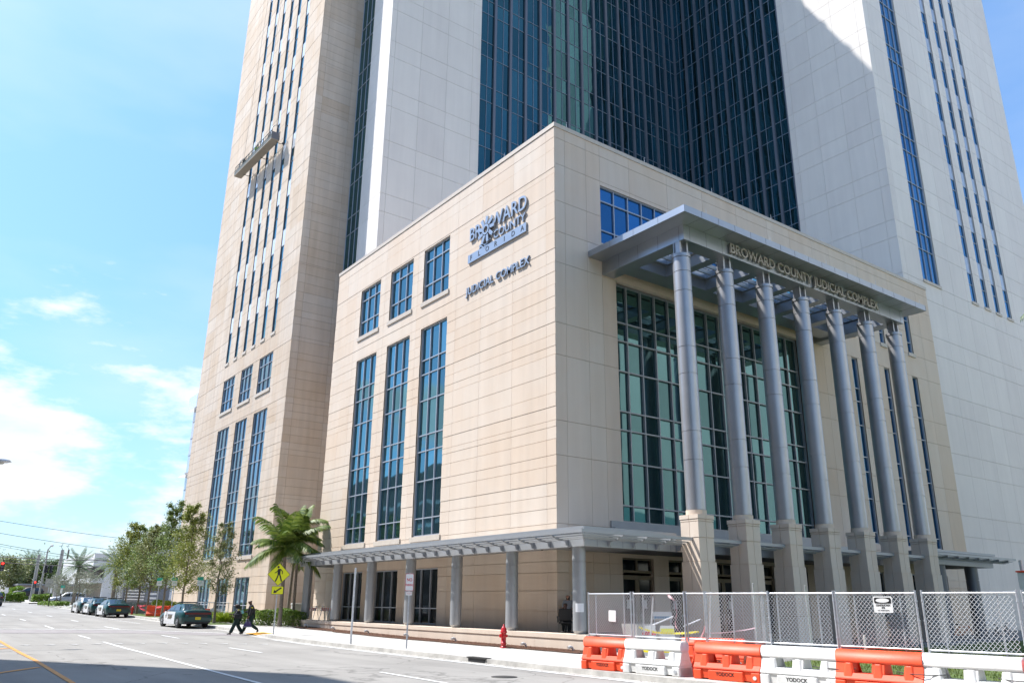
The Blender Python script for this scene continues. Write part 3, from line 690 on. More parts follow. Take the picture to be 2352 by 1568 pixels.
mb = MB(); mb.box(-2.02, -.04, 0, 24.12, 4.30, 4.34); mb.box(-2.02, 3.0, -4.22, -.04, 4.30, 4.34); mb.build('soffit', 'soffit', can)
mb = MB(); mb.box(-2.42, -2.16, -4.62, 24.55, 4.74, 4.93); mb.box(-2.16, 3.0, -4.62, -4.36, 4.74, 4.93); mb.build('gutter', 'canopy', can)
mb = MB()     # louvre blades outside the beam, long side and short side
for i, (w, z) in enumerate(((1.0, 4.60), (.78, 4.52), (.56, 4.46), (.36, 4.42))):
    th = .13 if i == 0 else .05; d = .10 if i == 0 else .16
    mb.box(-2.3-w, -2.3-w+d, -4.5-w, 25.3, z-.02, z-.02+th); mb.box(-2.3-w+d, 3.35, -4.5-w, -4.5-w+d, z-.02, z-.02+th-.002)
mb.build('louvre_blade', 'canopy', can)
def brk(px, py, dx, dy):
    mb = MB()
    n = Vector((-dy, dx, 0))*.02; prof = [(0, 4.18), (0, 4.47), (.12, 4.60), (.97, 4.66), (.97, 4.58), (.55, 4.40), (.16, 4.36), (.1, 4.2)]
    a = [Vector((px+dx*u, py+dy*u, z))+n for u, z in prof]; b = [Vector((px+dx*u, py+dy*u, z))-n for u, z in prof]
    mb.face(a); mb.face(b[::-1])
    for i in range(len(a)): mb.face([a[i], b[i], b[(i+1) % len(a)], a[(i+1) % len(a)]])
    mb.build('bracket', 'canopy', can)
for k in range(25): brk(-2.31, -3.5+1.15*k, -1, 0)
for k in range(4): brk(-1.0+1.4*k, -4.51, 0, -1)
brk(-2.31, -4.51, -.7071*1.05, -.7071*1.05)
for k in range(7):
    mb = MB(); z0 = .79; c_ = (-1.88, -3.68+4.6*k, 0)
    mb.lathe(c_, [(.20, z0), (.24, z0+.06), (.28, z0+.12)], 28); mb.lathe(c_, [(.28, z0+.12), (.28, 3.56)], 28); mb.lathe(c_, [(.262, 3.55), (.262, 3.62)], 28); mb.lathe(c_, [(.28, 3.61), (.28, 4.15)], 28)
    mb.build('round_column', 'canopy', can)
# short louvred shades between the portico piers, and the right-hand canopy
shades = thing('pier_canopy', 'grey metal canopy running between the stone portico piers', 'canopy', (13, -4.5, 0))
mb = MB(); mb.box(3.10, 25.0, -4.48, -.04, 4.50, 4.85); mb.box(3.10, 22.5, -4.5, -4.3, 4.15, 4.49); mb.build('roof', 'canopy', shades)
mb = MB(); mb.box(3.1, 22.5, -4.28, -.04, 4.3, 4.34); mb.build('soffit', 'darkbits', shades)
for k in range(6):
    mb = MB(); a = 3.55+3.22*k+.55; b = a+2.1
    for i, (w, z) in enumerate(((1.1, 4.58), (.86, 4.50), (.60, 4.45))): mb.box(a, b, -4.5-w, -4.5-w+(.09 if i == 0 else .17), z, z+(.14 if i == 0 else .05))
    for xx in (a+.05, b-.06): mb.box(xx, xx+.03, -5.5, -4.5, 4.52, 4.6)
    mb.build('louvre_blade', 'canopy', shades)
rc = thing('right_canopy', 'grey metal louvred canopy on two round columns past the last portico pier', 'canopy', (29, -4.5, 0))
D_ = .28
mb = MB(); mb.box(23.55, 33.1, -4.48, -.04, 4.50+D_, 4.85+D_); mb.box(23.55, 33.2, -4.65, -4.3, 4.86+D_, 5.0+D_); mb.build('roof', 'canopy', rc)
mb = MB(); mb.box(23.55, 33.05, -4.5, -4.2, 4.15+D_, 4.49+D_); mb.box(32.75, 33.05, -4.2, -.04, 4.15+D_, 4.49+D_); mb.build('edge_beam', 'canopy', rc)
mb = MB()
for i, (w, z) in enumerate(((1.0, 4.60), (.78, 4.52), (.56, 4.46), (.36, 4.42))): mb.box(23.6, 34.1, -4.5-w, -4.5-w+(.1 if i == 0 else .16), z+D_, z+D_+(.13 if i == 0 else .05))
for k in range(8): mb.box(24+1.3*k, 24.04+1.3*k, -5.45, -4.51, 4.46+D_, 4.6+D_)
mb.build('louvre_blade', 'canopy', rc)
for xx in (26.9, 31.0):
    mb = MB(); mb.lathe((xx, -4.0, 0), [(.38, .1), (.38, 3.6)], 26); mb.lathe((xx, -4.0, 0), [(.36, 3.59), (.36, 3.67)], 26); mb.lathe((xx, -4.0, 0), [(.38, 3.66), (.38, 4.43)], 26); mb.build('round_column', 'fin', rc)

# ---- tower volumes
ZS = [z for z in [31.35+5.44*k for k in range(-5, 14)]]
ZJ = sorted([z for z in ZS if z > 5]+[z-1.8 for z in ZS if z-1.8 > 3])
NC = [(40.9, 41.8), (43.6, 44.55), (46.2, 47.1), (48.8, 49.7), (51.5, 52.4), (54.2, 55.15)]
WW = [(40.75, 44.3), (46.1, 49.4), (51.3, 54.9)]
wingz = [.9, 1.7, 2.6, 3.2, 3.85, 4.6]+PZ+[27.6+.9*k for k in range(0, 85) if abs(((27.6+.9*k-31.35) % 5.44)-.1) > .35]+[z for z in ZS if z > 28]
hw = [(a, b, 20.4, 23.9) for a, b in WW]+[(a, b, 5.65, 18.55) for a, b in WW]+[(a, b, .7, 3.85) for a, b in WW]+[(a, b, 25.85, 97) for a, b in NC]
facade('wing_front', court, 'stone2', FL, 36.5, 64.2, .3, TOP, [38.4, 39.9, 45.2, 50.4, 56.2, 58.0, 61.0], wingz, hw, offs, seed=9)
for a, b in WW:
    ms = [a+(b-a)/3, a+(b-a)*2/3]
    window(court, FL, a, b, 20.4, 23.9, ms, [21.5, 23.0], 'g_wing', rec=.16); window(court, FL, a, b, 5.65, 18.55, ms, ROWS, 'g_wing', rec=.16); window(court, FL, a, b, .7, 3.85, ms, [1.55], 'g_wing', rec=.16)
mb = MB()
for a, b in WW:
    for z in (20.4, 5.65): mb = MB(); mb.fbox(FL, a-.12, b+.12, -.1, .10, z-.32, z-.02); mb.build('sill', 'cap', court)
for a, b in NC: mb = MB(); mb.fbox(FL, a-.1, b+.1, -.1, .08, 25.55, 25.83); mb.build('sill', 'cap', court)
pan = [(z-2.1, z-.35) for z in ZS if 28 < z < 84]
for a, b in NC: window(court, FL, a, b, 25.85, 97, [], sorted([p for q in pan for p in q]+[q[0]-1.5 for q in pan[1:]]), 'g_teal', 'alu2', rec=.10, fw=.045, fd=.06, panels=pan)
FS = Fr((0, 36.5, 0), (1, 0, 0), (0, -1, 0))
facade('wing_side', court, 'stone2', FS, .052, 4.3, .3, TOP, [.72, 3.6], wingz, (), lambda j: 0, dep=.05, gap=.012, seed=12)
FB = Fr((4.2, 0, 0), (0, 1, 0), (-1, 0, 0))
facade('white_pier_front', court, 'white', FB, 29.5, 33.55, 20, TOP, [], ZJ, (), None, gap=.016, seed=13)
FN = Fr((0, 29.5, 0), (1, 0, 0), (0, -1, 0))
facade('white_pier_side', court, 'white', FN, 4.252, 14.6, 20, TOP, [4.75, 7.6, 10.6, 13.6], ZJ, (), None, gap=.02, seed=14)
FG = Fr((4.35, 0, 0), (0, 1, 0), (-1, 0, 0))
window(court, FG, 33.55, 36.5, 22, TOP, [34.5, 35.5], [z for z in ZJ if 23 < z < 101], 'g_tower', rec=.0, fw=.06, fd=.06)
def curtain(F, u0, u1, z0, z1, pitch, name):
    """tower curtain wall: deep fins every bay, a thin mullion between, rails at slab and sill"""
    n = int(round((u1-u0)/pitch)); p = (u1-u0)/n
    g = MB(); rr = random.Random(int(u0*7)); zz = [z0]+[z for z in ZJ if z0+1 < z < z1-1]+[z1]
    rl = MB()
    for k in range(n):
        a, b = u0+p*k, u0+p*(k+1); c = (a+b)/2+.1
        for q0, q1 in ((a, c), (c, b)):
            for za, zb in zip(zz, zz[1:]): g.pane(F, q0, q1, 0, za, zb, rr, .003)
        rl.fbox(F, c-.028, c+.028, -.02, .055, z0, z1)
    for z in zz[1:-1]: rl.fbox(F, u0, u1, -.02, .05, z-.032, z+.032)
    fr = rl.build(name+'_mullions', 'alu2', court); g.build('pane', 'g_tower', fr)
    f = MB()
    for k in range(n+1): u = u0+p*k; f.fbox(F, max(u0, u-.15), min(u1, u+.15), -.02, .22, z0, z1)
    f.build(name+'_fins', 'fin', court)
curtain(Fr((0, 30, 0), (1, 0, 0), (0, -1, 0)), 14.6, 45.4, 24, TOP, 2.06, 'north_curtain')
curtain(Fr((45.4, 0, 0), (0, 1, 0), (-1, 0, 0)), 14.3, 30, 24, TOP, 2.06, 'east_curtain')
FT = Fr((45.2, 0, 0), (0, 1, 0), (-1, 0, 0))
facade('white_tower_front', court, 'white', FT, 4.4, 14.3, .3, TOP, [5.3, 8.0, 10.95, 13.65], ZJ, (), None, gap=.02, seed=15)
FE = Fr((0, 4.4, 0), (1, 0, 0), (0, -1, 0))
NR = [(58.55, 59.7), (61.3, 62.4), (63.8, 64.85), (66.45, 67.6)]
hr = [(48.95, 52.1, 31.6, 97)]+[(a, b, 31.6, 97) for a, b in NR]
facade('white_tower_side', court, 'white', FE, 45.252, 77.4, .1, TOP, [46.1, 48.9, 52.2, 54.8, 57.6, 60.5, 63.1, 65.65, 68.6, 71.4, 74.4], ZJ, hr, None, gap=.02, seed=16)
window(court, FE, 48.95, 52.1, 31.6, 97, [50.0, 51.05], [z for z in ZJ if 32.2 < z < 96], 'g_blue', rec=.2, fw=.06)
pr = [(z-1.9, z-.1) for z in ZS if 35 < z < 82]
mb = MB()
for a, b in NR:
    window(court, FE, a, b, 31.6, 97, [], sorted([p for q in pr for p in q]+[q[0]-1.3 for q in pr]), 'g_blue', rec=.15, fw=.06, fd=.06, panels=pr); mb = MB(); mb.fbox(FE, a-.1, b+.1, -.1, .12, 31.3, 31.58); mb.build('sill', 'cap', court)
mb = MB(); mb.fbox(FE, 48.85, 52.2, -.1, .12, 31.3, 31.58); mb.build('sill', 'cap', court)
mb = MB()      # hidden sides and roofs
mb.face([(0, 64.2, 0), (0, 64.2, TOP), (50, 64.2, TOP), (50, 64.2, 0)]); mb.face([(77.4, 4.4, 0), (77.4, 64.2, 0), (77.4, 64.2, TOP), (77.4, 4.4, TOP)])
mb.box(.06, 45.3, 36.6, 64.1, TOP-.5, TOP-.1); mb.box(4.4, 45.3, 30.1, 36.6, TOP-.5, TOP-.1); mb.box(45.5, 77.3, 4.5, 64.1, TOP-.5, TOP-.1)
mb.box(4.4, 77, 30.1, 60, 0, 20)
mb.box(4.4, 5, 29.6, 30.05, TOP-.4, TOP-.1)
mb.build('rear_wall', 'white', court)
for o in list(court.children): o.location = -court.location
# glass bay beyond the wing, with white fins
gb = thing('glass_bay', 'pale blue glass bay with white sun fins beyond the tower edge', 'building', (4, 75, 0))
FY = Fr((-.0, 0, 0), (0, 1, 0), (-1, 0, 0))
mb = MB(); mb.box(1.0, 20, 66.5, 69.0, 0, 23.4); mb.build('glazed_wall', 'spandrel_b', gb)
mb = MB(); mb.box(.45, 20, 66.2, 69.6, 23.4, 25.0); mb.build('roof_band', 'spandrel', gb)
mb = MB()
for z in (9.1, 12.3, 15.5): mb.box(.25, 1.0, 66.5, 69.2, z, z+.2); mb.build('sun_fin', 'spandrel', gb); mb = MB()
mb = MB()
for z in range(2, 23, 2): mb.box(.94, 1.0, 66.6, 68.9, z, z+.08)
mb.box(.93, 1.0, 67.6, 67.7, 0, 23.3)
mb.build('mullions', 'alu', gb)
for o in list(gb.children): o.location = -gb.location
for r in (can, shades, rc):
    for o in list(r.children): o.location = -r.location

# ================================================================ PLINTH, TERRACE, PLANTING BED
pw = thing('plinth_wall', 'low cream stone wall carrying the round canopy columns', 'low wall', (-2.1, -4.3, 0))
mb = MB(); rr = random.Random(8)
for a, b in zip(frange(-4.45, 24.3, 3.2), frange(-4.45, 24.3, 3.2)[1:]): mb.box(-2.27, -1.5, a+.006, b-.006, 0, .60, rr.random()*.25)
mb.box(-1.5, 2.9, -4.45, -3.5, 0, .60, .4); mb.build('wall_base', 'stone', pw)
mb = MB()
for a, b in zip(frange(-4.53, 24.4, 2.4), frange(-4.53, 24.4, 2.4)[1:]): mb.box(-2.305, -1.4, a+.004, b-.004, .60, .775, rr.random()*.3)
mb.box(-1.4, 2.98, -4.53, -3.4, .60, .773, .3); mb.build('coping', 'stone', pw)
for o in list(pw.children): o.location = -pw.location
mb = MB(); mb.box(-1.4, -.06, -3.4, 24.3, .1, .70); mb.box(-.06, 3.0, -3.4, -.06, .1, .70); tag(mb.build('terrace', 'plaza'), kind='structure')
mb = MB(); rr = random.Random(11)
for a, b in zip(frange(-5.2, 22.5, 1.2), frange(-5.2, 22.5, 1.2)[1:]):
    w0, w1 = (-3.25-.02*abs(a) if a < 16 else -3.3), (-3.25-.02*abs(b) if b < 16 else -3.3)
    mb.face([(w0+rr.uniform(-.08, .08), a, gz(a)+.175), (-2.2, a, gz(a)+.215), (-2.2, b, gz(b)+.215), (w1+rr.uniform(-.08, .08), b, gz(b)+.175)])
for i in range(5200):
    y = rr.uniform(-5.3, 22.6); x = rr.uniform(-3.42, -2.3); z = gz(y)+.19+rr.uniform(0, .03); a = rr.uniform(0, 3.14); l = rr.uniform(.02, .055)
    c, s_ = math.cos(a)*l, math.sin(a)*l; n = .012
    mb.face([(x-c, y-s_, z), (x+n, y-n, z+.004), (x+c, y+s_, z+rr.uniform(0, .03)), (x-n, y+n, z+.008)], rr.random())
tag(mb.build('mulch', 'mulch'), 'reddish brown bark mulch in a strip along the low stone wall', 'mulch', kind='stuff')
WL = ['at the far street end of', 'second from the far end of', 'third from the far end of', 'in the middle of', 'third from the corner of', 'behind the red hydrant beside', 'nearest the orange barriers beside']
for k in range(7):
    y = [21.6, 17.6, 13.2, 8.8, 4.3, -1.1, -4.1][k]; mb = MB(); z = gz(y)+.19
    mb.tube([(-2.62, y, z-.05), (-2.62, y, z+.06), (-2.66, y, z+.12), (-2.76, y, z+.15), (-2.86, y, z+.12)], [.045, .045, .05, .058, .062], 12)
    tag(mb.build('wall_light', 'whitep'), 'small white bent wall light %s the low stone wall' % WL[k], 'wall light', 'white lights along the low stone wall')

# ================================================================ SIGNS, HYDRANT AND STREET FURNITURE
def post(parent, z0, z1, r=.03, m='steel', name='post'):
    mb = MB(); mb.box(-r, r, -r*.8, r*.8, z0, z1); return mb.build(name, m, parent)
LF = Fr((0, 0, 0), (1, 0, 0), (0, -1, 0))
def plate(parent, name, m, poly, w=.04, th=.006, z=0):
    mb = MB(); mb.extrude(poly, LF, w, w+th); return mb.build(name, m, parent, merge=True)
def rrect(cx, cz, w, h, r=.03):
    P = []
    for sx, sz, a0 in ((1, -1, -90), (1, 1, 0), (-1, 1, 90), (-1, -1, 180)):
        for k in range(4): a = R(a0+30*k); P.append((cx+sx*(w/2-r)+math.cos(a)*r, cz+sz*(h/2-r)+math.sin(a)*r))
    return P
t = thing('crossing_sign', 'yellow-green diamond pedestrian crossing sign with arrow plaque on a steel post', 'road sign', (-7.55, 14.5, gz(14.5)+.15), R(-22))
post(t, 0, 3.55)
def diamond(s): return [(0, -s), (s, 0), (0, s), (-s, 0)]
zc_ = 3.05
plate(t, 'sign_edge', 'black', [(u, z+zc_) for u, z in diamond(.60)], .03)
d = plate(t, 'sign_panel', 'signyel', [(u, z+zc_) for u, z in diamond(.575)], .037)
mb = MB()
def limb(mb, pts, w, m=None, ww=.044, zc=zc_, k=1.22):
    pts = [(a*k, b*k) for a, b in pts]; w = w*k
    for (a, b), (c, e) in zip(pts, pts[1:]):
        dd = Vector((c-a, e-b)); n = Vector((-dd.y, dd.x)).normalized()*w/2
        mb.extrude([(a-n.x, zc+b-n.y), (c-n.x, zc+e-n.y), (c+n.x, zc+e+n.y), (a+n.x, zc+b+n.y)], LF, ww, ww+.004)
hd = [(-.055+.06*math.cos(k*.63), zc_+.385+.06*math.sin(k*.63)) for k in range(10)]; mb.extrude(hd, LF, .044, .048)
limb(mb, [(0, .24), (.0, .02)], .12); limb(mb, [(-.02, .22), (-.10, .10), (-.18, .06)], .035); limb(mb, [(.05, .22), (.15, .12), (.14, .02)], .035)
limb(mb, [(-.01, .05), (-.06, -.14), (-.13, -.30)], .055, ww=.0445); limb(mb, [(.02, .05), (.08, -.12), (.14, -.30)], .055, ww=.0442)
mb.build('walking_figure', 'black', d)
plate(t, 'plaque_edge', 'black', rrect(0, 2.23, .62, .42), .03); e = plate(t, 'arrow_plaque', 'signyel', rrect(0, 2.23, .59, .39), .037)
mb = MB(); limb(mb, [(.16, .11), (-.08, -.06)], .06, zc=2.23); mb.extrude([(-.20, 2.08), (-.17, 2.26), (-.02, 2.11)][::-1], LF, .0445, .048); mb.build('arrow', 'black', e)
t = thing('bare_post', 'tall bare grey steel post with no sign on the kerb side of the sidewalk', 'post', (-7.6, 5.1, gz(5)+.15)); post(t, 0, 3.22, .035)
t = thing('no_parking_sign', 'white and red NO PARKING sign on a grey post on the kerb', 'road sign', (-7.4, .5, .17), R(-28)); post(t, 0, 2.9)
plate(t, 'sign_edge', 'signred', rrect(0, 2.53, .335, .675), .03); d = plate(t, 'sign_panel', 'signwhite', rrect(0, 2.53, .305, .645), .037)
text('NO', .17, 'sign_text', 'signred', d, LF, 0, .044, 2.62, .002, sx=.8, bold=.004); text('PARKING', .115, 'sign_text', 'signred', d, LF, 0, .044, 2.42, .002, sx=.62, bold=.003)
d = plate(t, 'small_plaque', 'signwhite', rrect(0, 2.09, .24, .14, .015), .037)
text('TOW-AWAY\nZONE', .04, 'sign_text', 'signred', d, LF, 0, .044, 2.09, .002)
for i, (x, y, lb) in enumerate(((-6.75, 31.4, 'beside the nearest patrol car'), (-6.75, 38.0, 'in front of the yellow-green tree'), (-6.7, 42.7, 'by the orange water barriers'))):
    if i == 0:
        t = t0 = thing('parking_sign', '', 'road sign', (x, y, gz(y)+.15), R(-12), 'green and white parking signs'); post(t, 0, 3.05)
        plate(t, 'green_panel', 'signgreen', rrect(0, 2.95, .42, .24), .037); d = plate(t, 'white_panel', 'signwhite', rrect(0, 2.64, .38, .36), .037)
        text('2 HOUR\nPARKING', .075, 'sign_text', 'signgreen', d, LF, 0, .044, 2.67, .002, sx=.8)
    else: t = dup(t0, (x, y, gz(y)+.15))
    t['label'] = 'small green and white parking sign on a grey post %s' % lb
t = thing('fire_hydrant', 'red fire hydrant standing in the mulch by the low stone wall', 'fire hydrant', (-3.45, -.65, .17), R(10))
mb = MB(); mb.lathe((0, 0, 0), [(.15, 0), (.15, .04), (.105, .05), (.10, .14), (.125, .15), (.125, .19), (.10, .20), (.105, .56), (.14, .58), (.14, .64), (.125, .66), (.11, .74), (.07, .82), (.035, .85), (.035, .91), (.0, .92)], 20)
mb.build('barrel', 'hydrant', t)
for nm, a, r_, l in (('side_nozzle', 90, .055, .19), ('side_nozzle', -90, .055, .19), ('pumper_nozzle', 180, .075, .20)):
    c, s_ = math.cos(R(a)), math.sin(R(a)); mb = MB(); mb.tube([(c*.08, s_*.08, .47), (c*l, s_*l, .47)], r_, 12); mb.tube([(c*l, s_*l, .47), (c*(l+.03), s_*(l+.03), .47)], r_*.5, 6); mb.build(nm, 'hydrant', t)
mb = MB()
for k in range(8): a = k*math.pi/4; mb.lathe((math.cos(a)*.128, math.sin(a)*.128, 0), [(.014, .04), (.014, .065)], 6); mb.lathe((math.cos(a)*.118, math.sin(a)*.118, 0), [(.012, .64), (.012, .66)], 6)
mb.build('bolts', 'iron', t)
# bollard, cabinet, A-frames
t = thing('light_bollard', 'grey round metal bollard in front of the clipped hedge', 'bollard', (-3.6, 25.8, gz(26)+.15)); mb = MB(); mb.lathe((0, 0, 0), [(.13, 0), (.13, .72)], 18); mb.build('shaft', 'canopy', t); mb = MB(); mb.lathe((0, 0, 0), [(.11, .72), (.11, .86), (.13, .87), (.13, .98), (.0, 1.0)], 18); mb.build('head', 'steel', t)
t = thing('utility_cabinet', 'white utility cabinet beside the first round canopy column', 'cabinet', (-1.4, 26.3, gz(26)+.15)); mb = MB(); mb.box(-.42, .42, -.3, .3, 0, 1.32); bevel(mb.build('cabinet_body', 'whitep', t), .02); mb = MB(); mb.box(-.45, .45, -.33, .33, 1.325, 1.42); bevel(mb.build('lid', 'whitep', t), .02)
for i, (x, y) in enumerate(((-.95, 24.95), (-.35, 23.95))):
    if i == 0:
        t = b0 = thing('barricade', '', 'barricade', (x, y, .70), R(-70), 'striped folding barricades'); 
        for s_ in (-1, 1):
            mb = MB()
            for u in (-.38, .38): mb.hexa([(u-.02, s_*.28-.01, 0), (u+.02, s_*.28-.01, 0), (u+.02, s_*.28+.01, 0), (u-.02, s_*.28+.01, 0), (u-.02, s_*.02-.01, .95), (u+.02, s_*.02-.01, .95), (u+.02, s_*.02+.01, .95), (u-.02, s_*.02+.01, .95)])
            mb.build('leg_frame', 'steel', t)
        mb = MB(); mb.box(-.45, .45, -.085, -.065, .62, .84); bd = mb.build('board', 'signwhite', t)
        mb = MB()
        for k in range(5): u = -.42+.19*k; mb.face([(u, -.087, .63), (u+.08, -.087, .63), (u+.16, -.087, .83), (u+.08, -.087, .83)])
        mb.build('stripes', 'orange', bd)
    else: t = dup(b0, (x, y, .70))
    t['label'] = 'orange and white striped barricade behind the %s round column' % ('first' if i == 0 else 'second')
# cameras under the canopy
for i, (x, y) in enumerate(((-2.1+.4, -2.9), (-1.6, -.9))):
    if i == 0:
        t = c0 = thing('security_camera', '', 'security camera', (x, y, 4.299), 0, 'dome cameras under the canopy'); mb = MB(); mb.lathe((0, 0, 0), [(.07, -.06), (.13, -.05), (.13, 0)], 16); mb.build('housing', 'whitep', t); mb = MB(); mb.lathe((0, 0, 0), [(.01, -.15), (.06, -.13), (.085, -.06)], 14); mb.build('dome', 'black', t)
    else: t = dup(c0, (x, y, 4.299))
    t['label'] = 'white dome camera on the canopy soffit %s' % ('beside the corner column' if i == 0 else 'between the last two round columns')
NF = Vector((-.66, -.75, 0)).normalized(); cF = Fr((-1.88, -3.68, 0), (NF.y*-1, NF.x, 0), NF)
mb = MB(); n = 6
for k in range(n):
    a0, a1 = R(229-36+12*k), R(229-36+12*(k+1)); r_ = .283
    mb.face([(-1.88+r_*math.cos(a0), -3.68+r_*math.sin(a0), 1.62), (-1.88+r_*math.cos(a1), -3.68+r_*math.sin(a1), 1.62), (-1.88+r_*math.cos(a1), -3.68+r_*math.sin(a1), 1.95), (-1.88+r_*math.cos(a0), -3.68+r_*math.sin(a0), 1.95)])
nt_ = mb.build('paper_notice', 'paper'); tag(nt_, 'white paper notice taped round the corner canopy column', 'notice')
# street lamp reaching in at the left edge
t = thing('street_lamp', 'grey cobra-head street lamp reaching in from the left edge', 'street lamp', (-25.2, 11.6, .12))
mb = MB(); mb.tube([(0, 0, 0), (0, 0, 6.4), (.3, 0, 7.0), (1.5, 0, 7.55), (3.2, 0, 7.6)], [.1, .08, .06, .04, .035], 10); mb.build('pole', 'steel', t)
mb = MB(); mb.lathe((0, 0, 0), [(.0, 0), (.10, .01), (.16, .06), (.13, .13), (.05, .16), (0, .165)], 16)
o = mb.build('lamp_head', 'steel', t); o.scale = (2.6, 1.1, 1.1); o.location = (3.62, 0, 7.36)
mb = MB(); mb.lathe((0, 0, 0), [(.0, -.08), (.07, -.06), (.10, 0), (.1, .01)], 16); o = mb.build('lamp_glass', 'awning', t); o.scale = (1.9, 1.1, 1.1); o.location = (3.6, 0, 7.37)

# ================================================================ WATER BARRIERS AND FENCE
def make_barrier(m, dark):
    t = thing('water_barrier', '', 'barrier', (0, 0, 0)); H = Fr((0, 0, 0), (1, 0, 0), (0, -1, 0)); L_ = .955
    mb = MB()
    def prof(u0, u1, P):      # P: half widths by height
        for (h0, z0), (h1, z1) in zip(P, P[1:]):
            mb.hexa([(u0, -h0, z0), (u1, -h0, z0), (u1, h0, z0), (u0, h0, z0), (u0, -h1, z1), (u1, -h1, z1), (u1, h1, z1), (u0, h1, z1)])
    prof(-L_, L_, [(.24, .03), (.24, .27)]); prof(-L_, L_, [(.245, .271), (.275, .29), (.275, .31), (.215, .44)])
    for a, b in ((-L_, -.60), (-.14, .14), (.60, L_)): prof(a, b, [(.215, .441), (.155, .68)])
    o1 = mb.build('waist', m, t, merge=False); bevel(o1, .018, 2)
    mb = MB(); prof(-L_+.01, L_-.01, [(.155, .681), (.185, .74), (.195, .84), (.175, .93), (.12, .985), (.10, .99)]); o2 = mb.build('top_beam', m, t, merge=True, smooth=True); bevel(o2, .012, 2, 50)
    mb = MB(); mb.box(-.50, .50, -.30, .30, 0, .262); mb.box(-L_, -L_+.24, -.29, .29, 0, .262); mb.box(L_-.24, L_, -.29, .29, 0, .262); o3 = mb.build('foot_blocks', m, t); bevel(o3, .025, 3)
    for u in (-.66, 0, .66):      # ribs flanking the windows
        for s_ in (-1, 1): mb = MB(); mb.hexa([(u-.16, s_*.20, .315), (u+.16, s_*.20, .315), (u+.10, s_*.262, .315), (u-.10, s_*.262, .315), (u-.10, s_*.15, .675), (u+.10, s_*.15, .675), (u+.05, s_*.185, .675), (u-.05, s_*.185, .675)]); bevel(mb.build('rib', m, t, merge=False), .02, 2)
    mb = MB(); mb.tube([(L_-.13, -.291, .13), (L_-.13, -.305, .13)], .05, 14); mb.build('drain_plug', dark, t)
    d = text('YODOCK', .135, 'maker_text', 'black', t, H, 0, .302, .165, .002, sx=.9, bold=.003)
    return t
bO = make_barrier('orange', 'whitep'); bW = make_barrier('whitep', 'steel')
BL = [('o', -7.62, -11.50, -8.0, 'orange plastic water barrier at the left end of the row by the stone wall'), ('w', -7.48, -13.2, -6.5, 'white plastic water barrier second from the left, between two orange ones'),
      ('s', -6.2, -13.66, 70, 'orange plastic water barrier set back at an angle behind the row'), ('o', -7.2, -15.48, -6.5, 'orange plastic water barrier in the middle of the row under the bent fence'),
      ('w', -7.0, -17.38, -6.0, 'white plastic water barrier between the middle and the right-hand orange barriers'), ('o', -6.82, -19.25, -5.5, 'orange plastic water barrier tied with black rope to both white neighbours'),
      ('w', -6.62, -21.1, -5.5, 'white plastic water barrier under the fence panel with the steel uprights'), ('o', -6.42, -23.05, -5.0, 'orange plastic water barrier cut off by the right edge')]
used = {}
for c, x, y, a, lb in BL:
    src = bW if c == 'w' else bO; rz = R(-90+a*.0)+R({'s': 62}.get(c, -5.5+180*0))
    rz = math.atan2(-1.94, .19) if c != 's' else R(41)
    if src not in used: t = src; used[src] = 1; t.location = (x, y, .155); t.rotation_euler = (0, 0, rz); t.scale = (1, 1, .87)
    else: t = dup(src, (x, y, .155), rz)
    t['label'] = lb; t['group'] = 'orange and white water barriers'
    t.scale = (.87 if y == -11.50 else 1, 1, .87)
t = dup(bO, (-3.6, -11.9, .17), R(-62), 'orange plastic water barrier lying behind the fence on the lawn edge', 'orange and white water barriers', (1, 1, .8))
# chain-link panels
def link_mesh(w, h, s=.090, r=.0046):
    mb = MB(); n = int(w/s)
    def seg(a, b):
        a, b = Vector(a), Vector(b); d = (b-a).normalized(); p = d.orthogonal().normalized()*r*1.2; q = d.cross(p).normalized()*r*1.2
        i = len(mb.v); mb.v += [tuple(a+p), tuple(a-p*.5+q*.86), tuple(a-p*.5-q*.86), tuple(b+p), tuple(b-p*.5+q*.86), tuple(b-p*.5-q*.86)]
        for f in ((0, 1, 4, 3), (1, 2, 5, 4), (2, 0, 3, 5)): mb.f.append(tuple(i+k for k in f)); mb.t.append(.5); mb.m.append(0); mb.smooth.append(False)
    m = int(h/s)*1
    for k in range(n):
        u0 = -w/2+s*k
        for j in range(m):
            a = (u0 if j % 2 == 0 else u0+s, .006 if j % 2 else -.006, j*h/m); b = (u0+s if j % 2 == 0 else u0, -.006 if j % 2 else .006, (j+1)*h/m); seg(a, b)
            a2 = (u0+s if j % 2 == 0 else u0, .002, j*h/m); b2 = (u0 if j % 2 == 0 else u0+s, -.002, (j+1)*h/m)
            if k == 0 and False: seg(a2, b2)
    for k in range(n):     # the mirrored wires
        u0 = -w/2+s*k+s
        for j in range(m):
            a = (u0 if j % 2 == 0 else u0-s, -.006 if j % 2 else .006, j*h/m); b = (u0-s if j % 2 == 0 else u0, .006 if j % 2 else -.006, (j+1)*h/m)
            seg(a, b)
    for k in range(n*1): seg((-w/2+s*k, 0, h), (-w/2+s*k+.012, .01, h+.04))
    return mb
